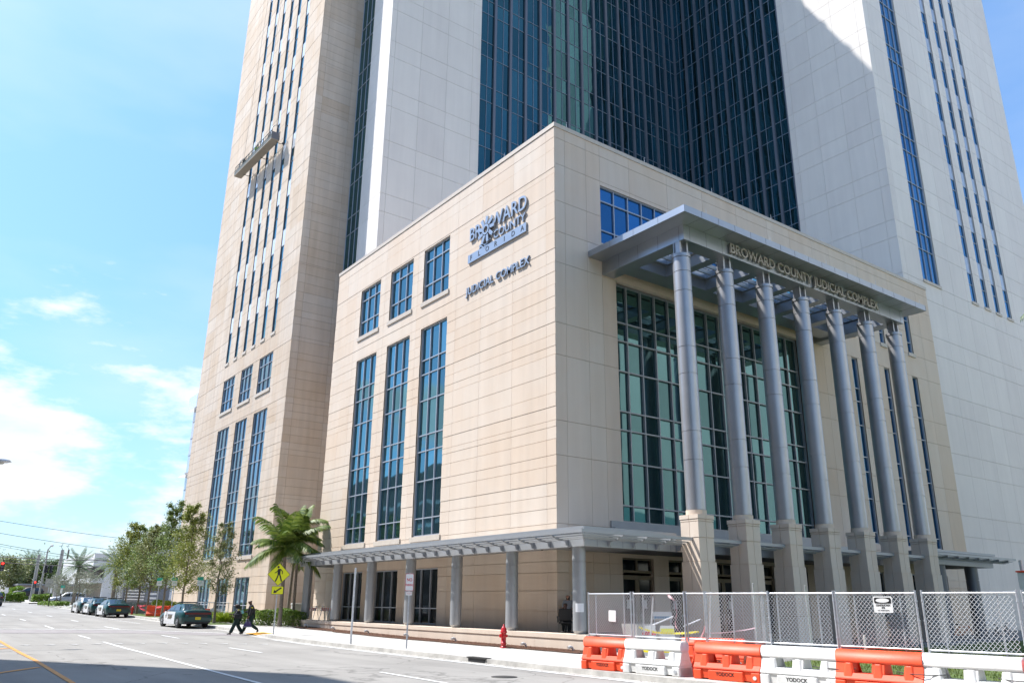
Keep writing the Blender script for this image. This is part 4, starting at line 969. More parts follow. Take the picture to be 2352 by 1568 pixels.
def fence_panel(L, h=1.16, uprights=(.2,)):
    t = thing('fence_panel', '', 'fence'); link_mesh(L-.08, h-.08).build('chain_link', 'wiremesh', t).location = (0, 0, .05)
    mb = MB()
    for u in (-L/2, L/2): mb.tube([(u, 0, -.05), (u, 0, h+.06)], .024, 8)
    mb.tube([(-L/2, 0, h), (L/2, 0, h)], .021, 8); mb.tube([(-L/2, 0, .02), (L/2, 0, .02)], .021, 8); mb.build('pipe_frame', 'steel', t)
    for u in uprights:
        mb = MB(); mb.tube([(u*L, .04, -.06), (u*L, .04, h)], .017, 8); mb.build('upright', 'steel', t)
        mb = MB(); mb.box(u*L-.07, u*L+.07, -.02, .1, -.07, -.03); mb.build('foot_clamp', 'black', t)
    mb = MB()
    for z in (.2, .6, 1.0): mb.tube([(-L/2, 0, z-.015), (-L/2, 0, z+.015)], .032, 8); mb.tube([(L/2, 0, z-.015), (L/2, 0, z+.015)], .032, 8)
    mb.build('clamps', 'steel', t)
    return t
FP = [((-7.4, -10.42), (-7.4, -12.22), (-.34, .32), 'chain-link fence panel with the blank white notice at the left end'), ((-7.38, -12.30), (-7.3, -14.12), (-.32,), 'chain-link fence panel with faded tape knotted on its right post'),
      ((-7.25, -14.16), (-7.15, -14.70), (), 'narrow filler panel of chain-link fence above the set-back barrier'), ((-7.15, -14.75), (-7.05, -16.62), (-.08, .38), 'chain-link fence panel above the middle orange barrier'),
      ((-7.03, -16.45), (-6.88, -18.30), (-.3, .28), 'chain-link fence panel above the second white barrier'), ((-6.86, -18.35), (-6.7, -20.15), (-.27, .3), 'leaning chain-link fence panel carrying the construction notice'),
      ((-6.68, -20.28), (-6.55, -22.12), (-.3, .3), 'chain-link fence panel with bright top rail over the last white barrier'), ((-6.5, -22.2), (-6.35, -24.1), (-.3,), 'chain-link fence panel cut off by the right edge')]
FT_ = {}
for (a, b, upr, lb) in FP:
    a, b = Vector(a), Vector(b); L = round((b-a).length, 2); t = fence_panel(L, 1.16, upr)
    c = (a+b)/2; t.location = (c.x, c.y, 1.05); t.rotation_euler = (0, 0, math.atan2(b.y-a.y, b.x-a.x)); t['label'] = lb; t['group'] = 'chain-link fence panels on the barriers'
mb = MB(); mb.box(-.2, .2, -.005, .005, -.25, .25); o = mb.build('blank_notice', 'signwhite'); o.location = (-7.44, -11.48, 1.6); o.rotation_euler = (0, R(2), R(-90)); o.scale = (.75, 1, .62); tag(o, 'blank white notice board hung on the first fence panel', 'notice')
t = thing('construction_sign', 'white construction site notice wired to the leaning fence panel', 'sign', (-6.86, -19.5, 1.97), R(-85)); plate(t, 'board', 'signwhite', rrect(0, 0, .42, .34), .03)
plate(t, 'header', 'black', rrect(0, .085, .37, .12), .037); el = [(.15*math.cos(k*.35), .085+.045*math.sin(k*.35)) for k in range(18)]; plate(t, 'oval', 'signwhite', el, .044)
text('CONSTRUCTION\nSITE', .05, 'sign_text', 'black', t, LF, 0, .037, -.045, .002, sx=.8, bold=.002); text('NO TRESPASSING', .036, 'sign_text', 'black', t, LF, 0, .037, -.125, .002, sx=.9)
rr = random.Random(21)
def rope(pts, r, m, name, label, cat, parent=None):
    P = []
    for (a, b) in zip(pts, pts[1:]):
        a, b = Vector(a), Vector(b)
        for k in range(5): q = k/5; P.append(a.lerp(b, q)-Vector((0, 0, .12*(b-a).length*q*(1-q))))
    P.append(Vector(pts[-1])); mb = MB(); mb.tube(P, r, 6); o = mb.build(name, m, parent); return tag(o, label, cat)
rope([(-7.1, -17.75, .62), (-7.14, -18.2, .60), (-7.02, -18.75, .62)], .010, 'black', 'rope', 'black rope tying the second white barrier to the right-hand orange one', 'rope')
rope([(-6.92, -19.65, .62), (-7.0, -20.15, .60), (-6.85, -20.65, .62)], .010, 'black', 'rope', 'black rope tying the right-hand orange barrier to the last white one', 'rope')
rope([(-6.74, -21.6, .62), (-6.84, -22.1, .60), (-6.66, -22.6, .62)], .010, 'black', 'rope', 'black rope tying the last white barrier to the orange one at the edge', 'rope')
def tape(pts, w, m, label):
    mb = MB(); P = []
    for a, b in zip(pts, pts[1:]):
        a, b = Vector(a), Vector(b)
        for k in range(6): q = k/6; P.append(a.lerp(b, q)-Vector((0, 0, .1*(b-a).length*q*(1-q))))
    P.append(Vector(pts[-1]))
    for i, (a, b) in enumerate(zip(P, P[1:])):
        ta, tb = .35*math.sin(i*.8), .35*math.sin((i+1)*.8)
        n = Vector((b.y-a.y, a.x-b.x, 0)); n = n.normalized() if n.length > 1e-6 else Vector((1, 0, 0)); za = Vector((0, 0, w/2)); mb.face([a-za+n*ta*w, b-za+n*tb*w, b+za-n*tb*w, a+za-n*ta*w])
    return tag(mb.build('barrier_tape', m), label, 'barrier tape')
tape([(-3.2, -8.3, 1.18), (-2.6, -8.6, 1.0), (-1.6, -9.6, 1.05)], .07, 'tape_y', 'yellow caution tape sagging between the leaning fence pipes')
tape([(-3.2, -7.4, .45), (-1.8, -8.6, .38), (-.6, -9.8, .42)], .09, 'tape_y', 'yellow caution tape lying low behind the second fence panel')
tape([(-7.36, -13.6, 2.18), (-7.38, -13.85, 2.05), (-7.36, -13.9, 1.75), (-7.35, -13.82, 1.4), (-7.36, -14.0, 1.2)], .06, 'tape_p', 'faded red and white tape knotted round the top of the second fence panel')
tape([(-7.1, -14.7, 1.55), (-4.6, -12.2, .95), (-1.3, -9.7, 1.0), (-.2, -10.9, 1.2)], .04, 'tape_p', 'faded red and white tape strung behind the middle fence panel')
# leaning pipes behind the fence
for (a, b, lb) in (((-2.94, -8.49, .17), (-3.08, -8.92, 2.15), 'grey steel pipe leaning behind the second fence panel'), ((-1.26, -9.71, .17), (-1.5, -10.16, 2.36), 'white steel pipe standing above the middle fence panel'),
                   ((.1, -10.7, .17), (-.39, -11.1, 2.66), 'tall grey steel pipe leaning over the right of the middle panel'), ((1.6, -11.86, .17), (1.07, -12.16, 2.61), 'grey steel pipe leaning behind the second white barrier'),
                   ((-2.93, -8.65, 1.23), (-2.39, -9.18, 1.54), 'short steel brace across the second fence panel'), ((-2.04, -9.3, 1.21), (-1.61, -9.72, 1.46), 'short steel brace left of the middle fence panel')):
    mb = MB(); mb.tube([a, b], .028, 8); tag(mb.build('steel_pipe', 'steel'), lb, 'pipe', 'loose fence pipes behind the barriers')
for (x, y, h, lb) in ((5.0, -11.8, .75, 'short white pipe stub standing in the lawn at the right'), (-1.0, -15.9, .5, 'short grey pipe stub in the lawn near the last fence panel'), (-.95, -7.35, .95, 'concrete pipe bollard behind the second fence panel')):
    mb = MB(); mb.lathe((x, y, .17), [(.06 if h < .9 else .16, 0), (.06 if h < .9 else .16, h), (.03, h+.03)], 14); tag(mb.build('pipe_stub', 'concrete'), lb, 'pipe stub')
# sign boards and planter behind the first panels
t = thing('planter_box', 'tapered grey planter behind the first fence panel', 'planter', (-1.9, -6.9, .15)); mb = MB(); mb.hexa([(-.28, -.28, 0), (.28, -.28, 0), (.28, .28, 0), (-.28, .28, 0), (-.4, -.4, 1.1), (.4, -.4, 1.1), (.4, .4, 1.1), (-.4, .4, 1.1)], skip=('t',)); mb.build('box', 'concrete', t); mb = MB(); mb.box(-.37, .37, -.37, .37, .95, 1.02); mb.build('soil', 'mulch', t)
for i, (x, y, lb) in enumerate(((-1.75, -7.35, 'red and white striped folding sign behind the first fence panel'), (-1.2, -7.75, 'white folding sign with a yellow patch behind the second fence panel'))):
    t = thing('folding_sign', lb, 'folding sign', (x, y, .15), R(-42)); mb = MB()
    for s_ in (-1, 1): mb.hexa([(-.3, s_*.25-.02, 0), (.3, s_*.25-.02, 0), (.3, s_*.25+.02, 0), (-.3, s_*.25+.02, 0), (-.24, s_*.03-.02, 1.05), (.24, s_*.03-.02, 1.05), (.24, s_*.03+.02, 1.05), (-.24, s_*.03+.02, 1.05)])
    mb.build('panel', 'whitep', t)
    for z in ((.3, .42), (.72, .84)) if i == 0 else ((.78, .95),):
        mb = MB(); mb.face([(-.25, -.28+z[0]*.21, z[0]), (.25, -.28+z[0]*.21, z[0]), (.24, -.28+z[1]*.21, z[1]), (-.24, -.28+z[1]*.21, z[1])])
        mb.build('band', 'signred' if i == 0 else 'signyel', t)
t = thing('notice_board', 'white and blue lettered board standing behind the second fence panel', 'notice board', (-.2, -6.6, .15), R(-40)); mb = MB(); mb.box(-.36, .36, -.02, .02, 1.25, 1.52); mb.build('board', 'whitep', t); mb = MB(); mb.box(-.34, .34, -.026, -.021, 1.27, 1.36); mb.build('blue_band', 'blue', t); mb = MB(); mb.box(-.33, -.30, -.02, .02, 0, 1.25); mb.box(.30, .33, -.02, .02, 0, 1.25); mb.build('legs', 'steel', t)
t = thing('trailer_box', 'pale blue-grey metal box with an orange rim at the right edge', 'metal box', (15.1, -15.95, .17), R(-3)); mb = MB(); mb.box(-1.6, 1.6, -2, 2, .4, 3.2); bevel(mb.build('box_body', 'whitep', t), .03); mb = MB(); mb.box(-1.63, 1.63, -2.03, 2.03, 3.21, 3.27); mb.build('rim', 'orange', t); mb = MB(); mb.box(-1.5, -1.4, 1.8, 1.9, 3.28, 3.7); mb.build('corner_rod', 'steel', t)

# ================================================================ NEIGHBOURS ACROSS THE STREET (they shade the road and stand in the reflections)
def prism(name, m, poly, z0, z1, parent=None):
    mb = MB(); n = len(poly)
    for i in range(n):
        a, b = poly[i], poly[(i+1) % n]; mb.face([(a[0], a[1], z0), (b[0], b[1], z0), (b[0], b[1], z1), (a[0], a[1], z1)])
    mb.face([(x, y, z1) for x, y in poly]); return mb.build(name, m, parent)
def bands(parent, x, ya, yb, zs, m, th=1.6, N=-1, name='window_band'):
    for z in zs:
        mb = MB(); mb.box(min(x, x+.05*N), max(x, x+.05*N), ya, yb, z, z+th); mb.build(name, m, parent)
w1 = thing('west_office_building', 'grey office building on the near side of the street that shades the road', 'building')
prism('wall', 'westb', [(-30.9, 11.6), (-37.3, 21.8), (-60, 58), (-90, 58), (-90, -70), (-30.9, -70)], 0, 36, w1)
bands(w1, -30.9, -68, 10, [3+3.8*k for k in range(8)], 'g_dark', N=1)
w2 = thing('west_garage_building', 'long low grey building on the far west side of the street', 'building')
prism('wall', 'westb', [(-36, 62), (-36, 120), (-80, 120), (-80, 62)], 0, 21, w2)
bands(w2, -36, 63, 119, [2.5+3.3*k for k in range(5)], 'spandrel', .5, N=1, name='parapet_band')
s1 = thing('south_court_building', 'tall pale building south of the entrance seen only in its glass', 'building')
prism('wall', 'southb', [(34, -52), (120, -52), (120, -90), (34, -90)], 0, 50, s1)
s2 = thing('green_roof_hall', 'low pale hall with a green metal roof south of the lawn', 'building')
mb = MB(); mb.box(22, 70, -48, -38, 0, 9); mb.build('wall', 'southb', s2)
mb = MB(); mb.hexa([(21, -49, 9), (71, -49, 9), (71, -37, 9), (21, -37, 9), (26, -44.5, 13), (66, -44.5, 13), (66, -42, 13), (26, -42, 13)]); mb.build('roof', 'roofgreen', s2)
mb = MB(); mb.box(24, 68, -38, -37.95, 1, 4.2); mb.build('window_band', 'g_dark', s2)
s3 = thing('condo_tower', 'distant white balconied apartment tower east of the courthouse', 'building')
prism('wall', 'southb', [(150, -75), (185, -75), (185, -110), (150, -110)], 0, 95, s3)
for k in range(28):
    mb = MB(); mb.box(149, 186, -75, -74, 4+3.3*k, 5.6+3.3*k); mb.build('balcony', 'g_dark' if k % 2 else 'spandrel', s3)

# ================================================================ PATROL CARS
def loft(mb, rings, m=None, close=True, sm=True):
    n = len(rings[0]); base = len(mb.v)
    for r_ in rings: mb.v += [tuple(p) for p in r_]
    for i in range(len(rings)-1):
        for k in range(n-1):
            mb.f.append((base+i*n+k, base+i*n+k+1, base+(i+1)*n+k+1, base+(i+1)*n+k)); mb.t.append(.5); mb.m.append(mb.mi(m)); mb.smooth.append(sm)
    if close:
        mb.face(rings[0][::-1], .5, m); mb.face(rings[-1], .5, m)
def car_body(st, m, parent, name='body', arch=()):
    """st rows: y, sill half-width, sill z, mid half-width, mid z, belt half-width, belt z, deck half-width, deck z"""
    rings = []
    for (y, a, za, b, zb, c, zc, d, zd) in st:
        h = [(0, za-.02), (a-.1, za-.02), (a, za+.03), (b, zb-.12), (b, zb+.08), (c, zc-.02), (c-.05, zc+.015), (d, zd), (d*.5, zd+.02), (0, zd+.025)]
        rings.append([(x, y, z) for x, z in h] + [(-x, y, z) for x, z in h[::-1][1:]])
    mb = MB(); loft(mb, rings, m); return mb.build(name, m, parent, merge=True, smooth=True)
ST = [(-2.52, .70, .42, .80, .62, .76, .93, .62, 1.00), (-2.46, .80, .32, .90, .60, .86, .96, .66, 1.045), (-2.2, .90, .26, .945, .60, .90, 1.0, .72, 1.075), (-1.5, .93, .22, .955, .60, .915, 1.005, .74, 1.06), (-.6, .94, .20, .955, .58, .915, .975, .76, 1.0),
      (.6, .94, .20, .955, .58, .91, .945, .78, .965), (1.3, .93, .22, .95, .58, .89, .91, .76, .945), (2.0, .90, .24, .935, .56, .84, .84, .68, .885), (2.4, .82, .26, .88, .54, .76, .74, .6, .78), (2.55, .66, .32, .74, .5, .62, .66, .5, .70)]
def make_patrol(roof='cargreen'):
    t = thing('patrol_car', '', 'police car')
    bevel(car_body(ST, 'cargreen', t), .01, 1, 60)
    g = [[(-.68, -1.92, 1.03), (-.56, -1.0, 1.42), (-.57, .15, 1.445), (-.70, 1.28, .96)]]
    mb = MB(); n = 7      # cabin as a lofted shell
    prof = [(-1.95, 1.05), (-1.55, 1.24), (-1.05, 1.405), (-.5, 1.46), (.1, 1.455), (.6, 1.30), (1.25, .98)]
    rings = []
    for y, z in prof:
        w = .80-.20*((z-.98)/.48); zb = 1.0
        rings.append([(-.84, y, .98), (-.80, y, 1.0)] + [(-w, y, max(1.0, z-.10)), (-w+.07, y, max(1.0, z-.02)), (0, y, z+.005), (w-.07, y, max(1.0, z-.02)), (w, y, max(1.0, z-.10))] + [(.80, y, 1.0), (.84, y, .98)])
    loft(mb, rings, roof); cab = mb.build('cabin', roof, t, merge=True, smooth=True)
    for s_ in (-1, 1):     # side glass
        mb = MB(); P = [(-1.35, 1.03, .815), (-1.0, 1.33, .655), (-.25, 1.37, .64), (-.25, 1.02, .815)]; Q = [(-.18, 1.02, .815), (-.18, 1.37, .64), (.2, 1.365, .645), (.95, 1.03, .815)]
        for poly in (P, Q):
            f = [((w_+.018)*s_, y, z) for y, z, w_ in poly]; mb.face(f if s_ < 0 else f[::-1])
        mb.build('side_window', 'carglass', t)
    mb = MB(); mb.face([(-.66, -1.93, 1.075), (.66, -1.93, 1.075), (.50, -1.10, 1.425), (-.50, -1.10, 1.425)]); mb.build('rear_window', 'carglass', t)
    mb = MB(); mb.face([(-.50, .30, 1.43), (.50, .30, 1.43), (.68, 1.22, 1.01), (-.68, 1.22, 1.01)]); mb.build('windscreen', 'carglass', t)
    for s_ in (-1, 1):     # white doors with lettering
        mb = MB(); xs = [(.20, .945), (.45, .962), (.68, .962), (.955, .928)]; ys = [-.95, -.5, .2, .9, 1.28]
        for (z0, w0), (z1, w1) in zip(xs, xs[1:]):
            for ya, yb in zip(ys, ys[1:]):
                tp = .0 if yb < 1 else -.008
                P = [(s_*w0, ya, z0), (s_*(w0+tp), yb, z0), (s_*(w1+tp), yb, z1), (s_*w1, ya, z1)]; mb.face(P if s_ > 0 else P[::-1])
        d = mb.build('white_door', 'carwhite', t); SF = Fr((0, 0, 0), (0, 1, 0), (s_, 0, 0))
        text('SHERIFF', .30, 'door_lettering', 'decal', d, SF, -.02, .967, .60, .002, sx=.82, bold=.01); text('BROWARD COUNTY', .10, 'door_lettering', 'black', d, SF, -.02, .967, .755, .002, sx=.98, bold=.003)
        mb = MB(); c_ = (.78, .68); P = []
        for k in range(10): a = math.pi/2+k*math.pi/5; r_ = .15 if k % 2 == 0 else .065; P.append((c_[0]+r_*math.cos(a), c_[1]+r_*math.sin(a)))
        mb.extrude(P, SF, .966, .970); mb.build('star_badge', 'decal', d)
        mb = MB(); mb.box(s_*.99-.06, s_*.99+.06, .78, .90, .98, 1.10); bevel(mb.build('mirror', 'black', t), .02)
    mb = MB(); mb.box(-.82, .82, -2.535, -2.46, .80, .93); bevel(mb.build('tail_light_bar', 'tail', t), .02)
    mb = MB(); mb.box(-.60, .60, -2.538, -2.48, .66, .78); mb.build('boot_panel', 'black', t)
    mb = MB(); mb.box(-.17, .17, -2.552, -2.54, .50, .65); pl = mb.build('licence_plate', 'plate', t); text('PATROL', .07, 'plate_text', 'black', pl, LF, 0, 2.553, .575, .001)
    mb = MB(); mb.box(-.80, .80, -2.51, -2.3, .26, .40); bevel(mb.build('rear_bumper', 'black', t), .03)
    mb = MB(); mb.box(-.58, .58, -.45, -.22, 1.485, 1.55); bevel(mb.build('light_bar', 'carglass', t), .015); mb = MB(); mb.box(-.62, .62, -.47, -.20, 1.552, 1.565); mb.build('light_bar_lid', 'steel', t)
    for s_ in (-1, 1):
        for y in (-1.5, 1.55):
            mb = MB(); x0 = s_*.72; x1 = s_*.955; pts = [(x0, y, .345), (x1, y, .345)]; mb.tube([(x0, y, .345), (x0+s_*.02, y, .345), (x1-s_*.03, y, .345), (x1, y, .345)], [.32, .345, .345, .315], 24); wh = mb.build('wheel', 'tyre', t)
            mb = MB(); mb.tube([(x1-s_*.01, y, .345), (x1+s_*.012, y, .345)], .20, 16); mb.tube([(x1, y, .345), (x1+s_*.03, y, .345)], .07, 10); mb.build('rim', 'rim', wh)
            mb = MB(); n = 14; P0 = [(s_*.950, y+math.cos(math.pi*k/n)*.40, .36+math.sin(math.pi*k/n)*.40) for k in range(n+1)]; P1 = [(s_*.962, y+math.cos(math.pi*k/n)*.36, .36+math.sin(math.pi*k/n)*.36) for k in range(n+1)]
            for k in range(n): f = [P0[k], P0[k+1], P1[k+1], P1[k]]; mb.face(f if s_ < 0 else f[::-1])
            mb.build('wheel_arch', 'black', t)
    return t
car = make_patrol(); car.location = (-8.42, 28.1, gz(28.1)+.01); car.rotation_euler = (0, 0, R(2.5)); car['label'] = 'green and white patrol car parked nearest the crossing'; car['group'] = 'patrol cars parked along the kerb'
dup(car, (-8.55, 49.6, gz(49.6)), 0, 'green and white patrol car at the near end of the row of three', 'patrol cars parked along the kerb')
dup(car, (-8.5, 56.3, gz(56.3)), 0, 'green and white patrol car in the middle of the row of three', 'patrol cars parked along the kerb')
c4 = make_patrol('carwhite'); c4.location = (-8.45, 62.2, gz(62)); c4['label'] = 'patrol car with a white roof at the far end of the row of three'; c4['group'] = 'patrol cars parked along the kerb'
def make_suv(name, label, paint, loc, rz):
    t = thing(name, label, 'car', loc, rz)
    S2 = [(-2.35, .78, .40, .86, .7, .82, 1.05, .70, 1.12), (-2.2, .88, .3, .93, .68, .88, 1.10, .74, 1.16), (-.8, .92, .27, .95, .66, .90, 1.08, .78, 1.12), (1.0, .92, .27, .95, .66, .89, 1.04, .78, 1.08), (1.9, .88, .3, .92, .64, .84, .98, .7, 1.04), (2.35, .74, .36, .8, .6, .7, .85, .58, .92)]
    bevel(car_body(S2, paint, t), .01, 1, 60)
    mb = MB(); prof = [(-2.25, 1.16), (-1.95, 1.60), (-1.2, 1.71), (0, 1.72), (.45, 1.62), (1.15, 1.10)]; rings = []
    for y, z in prof:
        w = .82-.16*((z-1.1)/.6); rings.append([(-.86, y, 1.08), (-w, y, max(1.1, z-.1)), (-w+.08, y, max(1.1, z-.02)), (w-.08, y, max(1.1, z-.02)), (w, y, max(1.1, z-.1)), (.86, y, 1.08)])
    loft(mb, rings, paint); mb.build('cabin', paint, t, merge=True, smooth=True)
    for s_ in (-1, 1):
        mb = MB()
        for poly in ([(-1.95, 1.15), (-1.8, 1.52), (-1.25, 1.56), (-1.25, 1.14)], [(-1.15, 1.14), (-1.15, 1.57), (-.3, 1.58), (-.3, 1.13)], [(-.2, 1.13), (-.2, 1.58), (.35, 1.53), (.85, 1.13)]):
            f = [(s_*(.86-.16*((z-1.1)/.6)+.012), y, z) for y, z in poly]; mb.face(f if s_ < 0 else f[::-1])
        mb.build('side_window', 'carglass', t)
        for y in (-1.4, 1.45):
            mb = MB(); mb.tube([(s_*.72, y, .37), (s_*.96, y, .37)], .37, 20); wh = mb.build('wheel', 'tyre', t); mb = MB(); mb.tube([(s_*.95, y, .37), (s_*.975, y, .37)], .22, 14); mb.build('rim', 'rim', wh)
        mb = MB(); mb.box(min(s_*.55, s_*.85), max(s_*.55, s_*.85), -2.37, -2.2, .95, 1.12); mb.build('tail_light', 'tail', t)
        mb = MB(); mb.box(min(s_*.45, s_*.75), max(s_*.45, s_*.75), 2.26, 2.37, .72, .86); mb.build('headlight', 'paint_w', t)
    return t
make_suv('parked_suv', 'silver off-road car parked side-on behind the thin grey trees', 'steel', (-3.5, 104.6, gz(104.6)+.02), R(84))
make_suv('driving_car', 'dark blue car with lit brake lights at the left edge of the road', 'carglass', (-13.85, 92.5, gz(92)+.02), R(4))
make_suv('dark_car', 'dark car behind the bright green hedge', 'black', (-4.2, 141.0, gz(141)+.6), R(80))

# ================================================================ PEOPLE
def skinned(name, pts, edges, m, parent, sub=2, root=0):
    """one continuous surface grown over a skeleton; pts: (x,y,z,rx,ry)"""
    me = bpy.data.meshes.new(name); me.from_pydata([p[:3] for p in pts], edges, []); o = bpy.data.objects.new(name, me); COL.objects.link(o)
    o.modifiers.new('skin', 'SKIN')
    if not me.skin_vertices: me.attributes
    dg = None
    bm = bmesh.new(); bm.from_mesh(me); lay = bm.verts.layers.skin.verify()
    for v, p in zip(bm.verts, pts): v[lay].radius = (p[3], p[4] if len(p) > 4 else p[3]); v[lay].use_root = False
    bm.verts.ensure_lookup_table(); bm.verts[root][lay].use_root = True; bm.to_mesh(me); bm.free()
    sd = o.modifiers.new('sub', 'SUBSURF'); sd.levels = sub; sd.render_levels = sub
    ev = o.evaluated_get(bpy.context.evaluated_depsgraph_get()); nm = bpy.data.meshes.new_from_object(ev); bpy.data.objects.remove(o)
    nm.name = name; nm.materials.clear(); nm.materials.append(M[m])
    for p in nm.polygons: p.use_smooth = True
    r = bpy.data.objects.new(name, nm); COL.objects.link(r); r.parent = parent; return r
def chain(pts): return [(i, i+1) for i in range(len(pts)-1)]
def person(label, loc, rz, H, pose, skin, hair_long, clothes):
    """local axes: +x is where the person faces, +y the left side"""
    t = thing('person', label, 'person', loc, rz); s = H/1.75
    hip, chest, neck, head = [Vector(v)*s for v in (pose['hip'], pose['chest'], pose['neck'], pose['head'])]
    P = []; E = []
    def add(v, r, r2_=None, par=None):
        P.append((v.x, v.y, v.z, r*s, (r2_ or r)*s)); 
        if par is not None: E.append((par, len(P)-1))
        return len(P)-1
    h = add(hip, .13, .105); c = add(hip.lerp(chest, .5), .12, .10, h); c2 = add(chest, .15, .11, c); n0 = add(neck, .055, None, c2); n1 = add(neck.lerp(head, .45), .06, None, n0); hd = add(head, .105, .098, n1); add(head+Vector((.005, 0, .07))*s, .09, .085, hd)
    arms = {}; legs = {}
    for sd, sg in (('L', 1), ('R', -1)):
        sh, el, wr, hn = [Vector(v)*s for v in pose['arm'+sd]]
        a = add(sh, .058, None, c2); b_ = add(el, .043, None, a); w_ = add(wr, .029, None, b_); k = add(hn, .036, .02, w_); arms[sd] = (sh, el, wr, hn)
        d = (hn-wr).normalized(); side = Vector((0, 1, 0)).cross(d); side = side.normalized() if side.length > .1 else Vector((1, 0, 0))
        for q in range(4): f0 = hn+side*(.027-.018*q)*s+d*.03*s; f1 = f0+d*(.035 if q in (1, 2) else .028)*s; f2 = f1+d*.02*s+Vector((0, -sg*.015, 0))*s; i0 = add(f0, .0095, None, k); i1 = add(f1, .0085, None, i0); add(f2, .007, None, i1)
        th = add(hn+side*.04*s, .010, None, k); add(hn+side*.055*s+d*.03*s, .008, None, th)
        hp, kn, an, toe = [Vector(v)*s for v in pose['leg'+sd]]
        a = add(hp, .085, None, h); b_ = add(kn, .055, None, a); an_ = add(an, .04, None, b_); add(toe, .035, .028, an_); legs[sd] = (hp, kn, an, toe)
    skinned('body', P, E, skin, t, 2, 0)
    # face: nose, eyes, mouth, ears
    fx = head+Vector((.074, 0, .0))*s; mb = MB(); mb.hexa([(fx.x, -.012*s+fx.y, fx.z-.02*s), (fx.x+.028*s, fx.y-.01*s, fx.z-.018*s), (fx.x+.028*s, fx.y+.01*s, fx.z-.018*s), (fx.x, fx.y+.012*s, fx.z-.02*s), (fx.x, fx.y-.008*s, fx.z+.03*s), (fx.x+.008*s, fx.y-.006*s, fx.z+.03*s), (fx.x+.008*s, fx.y+.006*s, fx.z+.03*s), (fx.x, fx.y+.008*s, fx.z+.03*s)]); bevel(mb.build('nose', skin, t), .004)
    for sg in (-1, 1):
        mb = MB(); mb.lathe((0, 0, 0), [(.0, -.01*s), (.011*s, 0), (0, .01*s)], 8); o = mb.build('eye', 'black', t); o.location = fx+Vector((-.004, sg*.03, .03))*s
        mb = MB(); mb.lathe((0, 0, 0), [(.0, -.028*s), (.018*s, 0), (0, .028*s)], 8); o = mb.build('ear', skin, t); o.location = head+Vector((.0, sg*.078, .01))*s; o.scale = (1, .4, 1)
    # clothes
    J = clothes
    P = []; E = []
    h = add(hip+Vector((0, 0, -.03))*s, .20, .20); c = add(hip.lerp(chest, .5), .20, .195, h); c2 = add(chest, .215, .20, c); add(neck+Vector((0, 0, -.03))*s, .075, None, c2)
    for sd in 'LR':
        sh, el, wr, hn = arms[sd]; a = add(sh, .09, None, c2); b_ = add(el, .075, None, a)
        if J.get('sleeve', 1): add(wr, .055, None, b_)
    skinned('jacket', P, E, J['top'], t, 2, 0)
    P = []; E = []; h = add(hip+Vector((0, 0, .02))*s, .17, .15)
    for sd in 'LR':
        hp, kn, an, toe = legs[sd]; a = add(hp, .125, None, h); b_ = add(kn, J.get('leg', .095), None, a); add(an+Vector((0, 0, .0))*s, J.get('cuff', .095), None, b_)
    skinned('trousers', P, E, J['legs'], t, 2, 0)
    for sd in 'LR':
        hp, kn, an, toe = legs[sd]; P = []; E = []; heel = an+Vector((-.05, 0, -.045))*s if abs(toe.z-an.z) < .16*s else an+(an-toe).normalized()*.04*s
        a = add(heel, .042); b_ = add(an.lerp(toe, .45), .045, None, a); add(toe, .038, .034, b_); skinned('shoe', P, E, 'shoe', t, 2, 0)
    P = []; E = []
    if hair_long == 1: a = add(head+Vector((-.02, 0, .06))*s, .115, .112); b_ = add(head+Vector((-.05, 0, -.03))*s, .11, .12, a); b2_ = add(head+Vector((-.06, 0, -.14))*s, .085, .11, b_); add(head+Vector((-.05, 0, -.22))*s, .06, .10, b2_)
    else: a = add(head+Vector((-.012, 0, .075))*s, .10, .094); b_ = add(head+Vector((-.03, 0, .02))*s, .10, .096, a)
    skinned('hair', P, E, 'hair', t, 2, 0)
    return t
W_ = dict(hip=(0, 0, .93), chest=(.03, 0, 1.28), neck=(.05, 0, 1.46), head=(.09, 0, 1.62),
    armL=((.03, .19, 1.38), (-.06, .25, 1.12), (.12, .22, 1.0), (.19, .2, 1.0)), armR=((.03, -.19, 1.38), (.06, -.24, 1.12), (.26, -.2, 1.10), (.33, -.18, 1.12)),
    legL=((.0, .1, .90), (.14, .1, .50), (.27, .1, .09), (.42, .1, .035)), legR=((0, -.1, .90), (-.04, -.1, .49), (-.27, -.1, .12), (-.17, -.1, .04)))
M_ = dict(hip=(0, 0, .95), chest=(.03, 0, 1.32), neck=(.06, 0, 1.50), head=(.11, 0, 1.63),
    armL=((.03, .21, 1.42), (.0, .27, 1.14), (.10, .27, .90), (.13, .27, .82)), armR=((.03, -.21, 1.42), (.05, -.26, 1.16), (.28, -.18, 1.12), (.35, -.14, 1.14)),
    legL=((0, .1, .92), (.0, .1, .49), (-.34, .1, .22), (-.30, .1, .07)), legR=((0, -.1, .92), (.18, -.1, .52), (.30, -.1, .09), (.45, -.1, .035)))
RZ = math.atan2(.33, -.94)
pz = lambda x, y: gz(y)+.03
wo = person('woman in black jacket and dark green trousers walking off the kerb with a dark bag', (-8.48, 17.62, gz(17.7)), RZ, 1.66, W_, 'skin', 1, dict(top='jacket', legs='trousers'))
ma = person('man in black jacket and dark green trousers striding with a purple duffel bag', (-7.75, 17.55, gz(17.5)+.04), RZ, 1.80, M_, 'skin', 0, dict(top='jacket', legs='trousers', cuff=.07))
wo.scale = (1.22, 1.15, 1); ma.scale = (1.22, 1.15, 1)
for p_, sz, yy in ((wo, 1.30, .262), (ma, 1.38, .285)):
    mb = MB(); mb.tube([(.0, yy, sz), (0, yy+.02, sz)], .05, 6); mb.build('shoulder_patch', 'patch', p_)
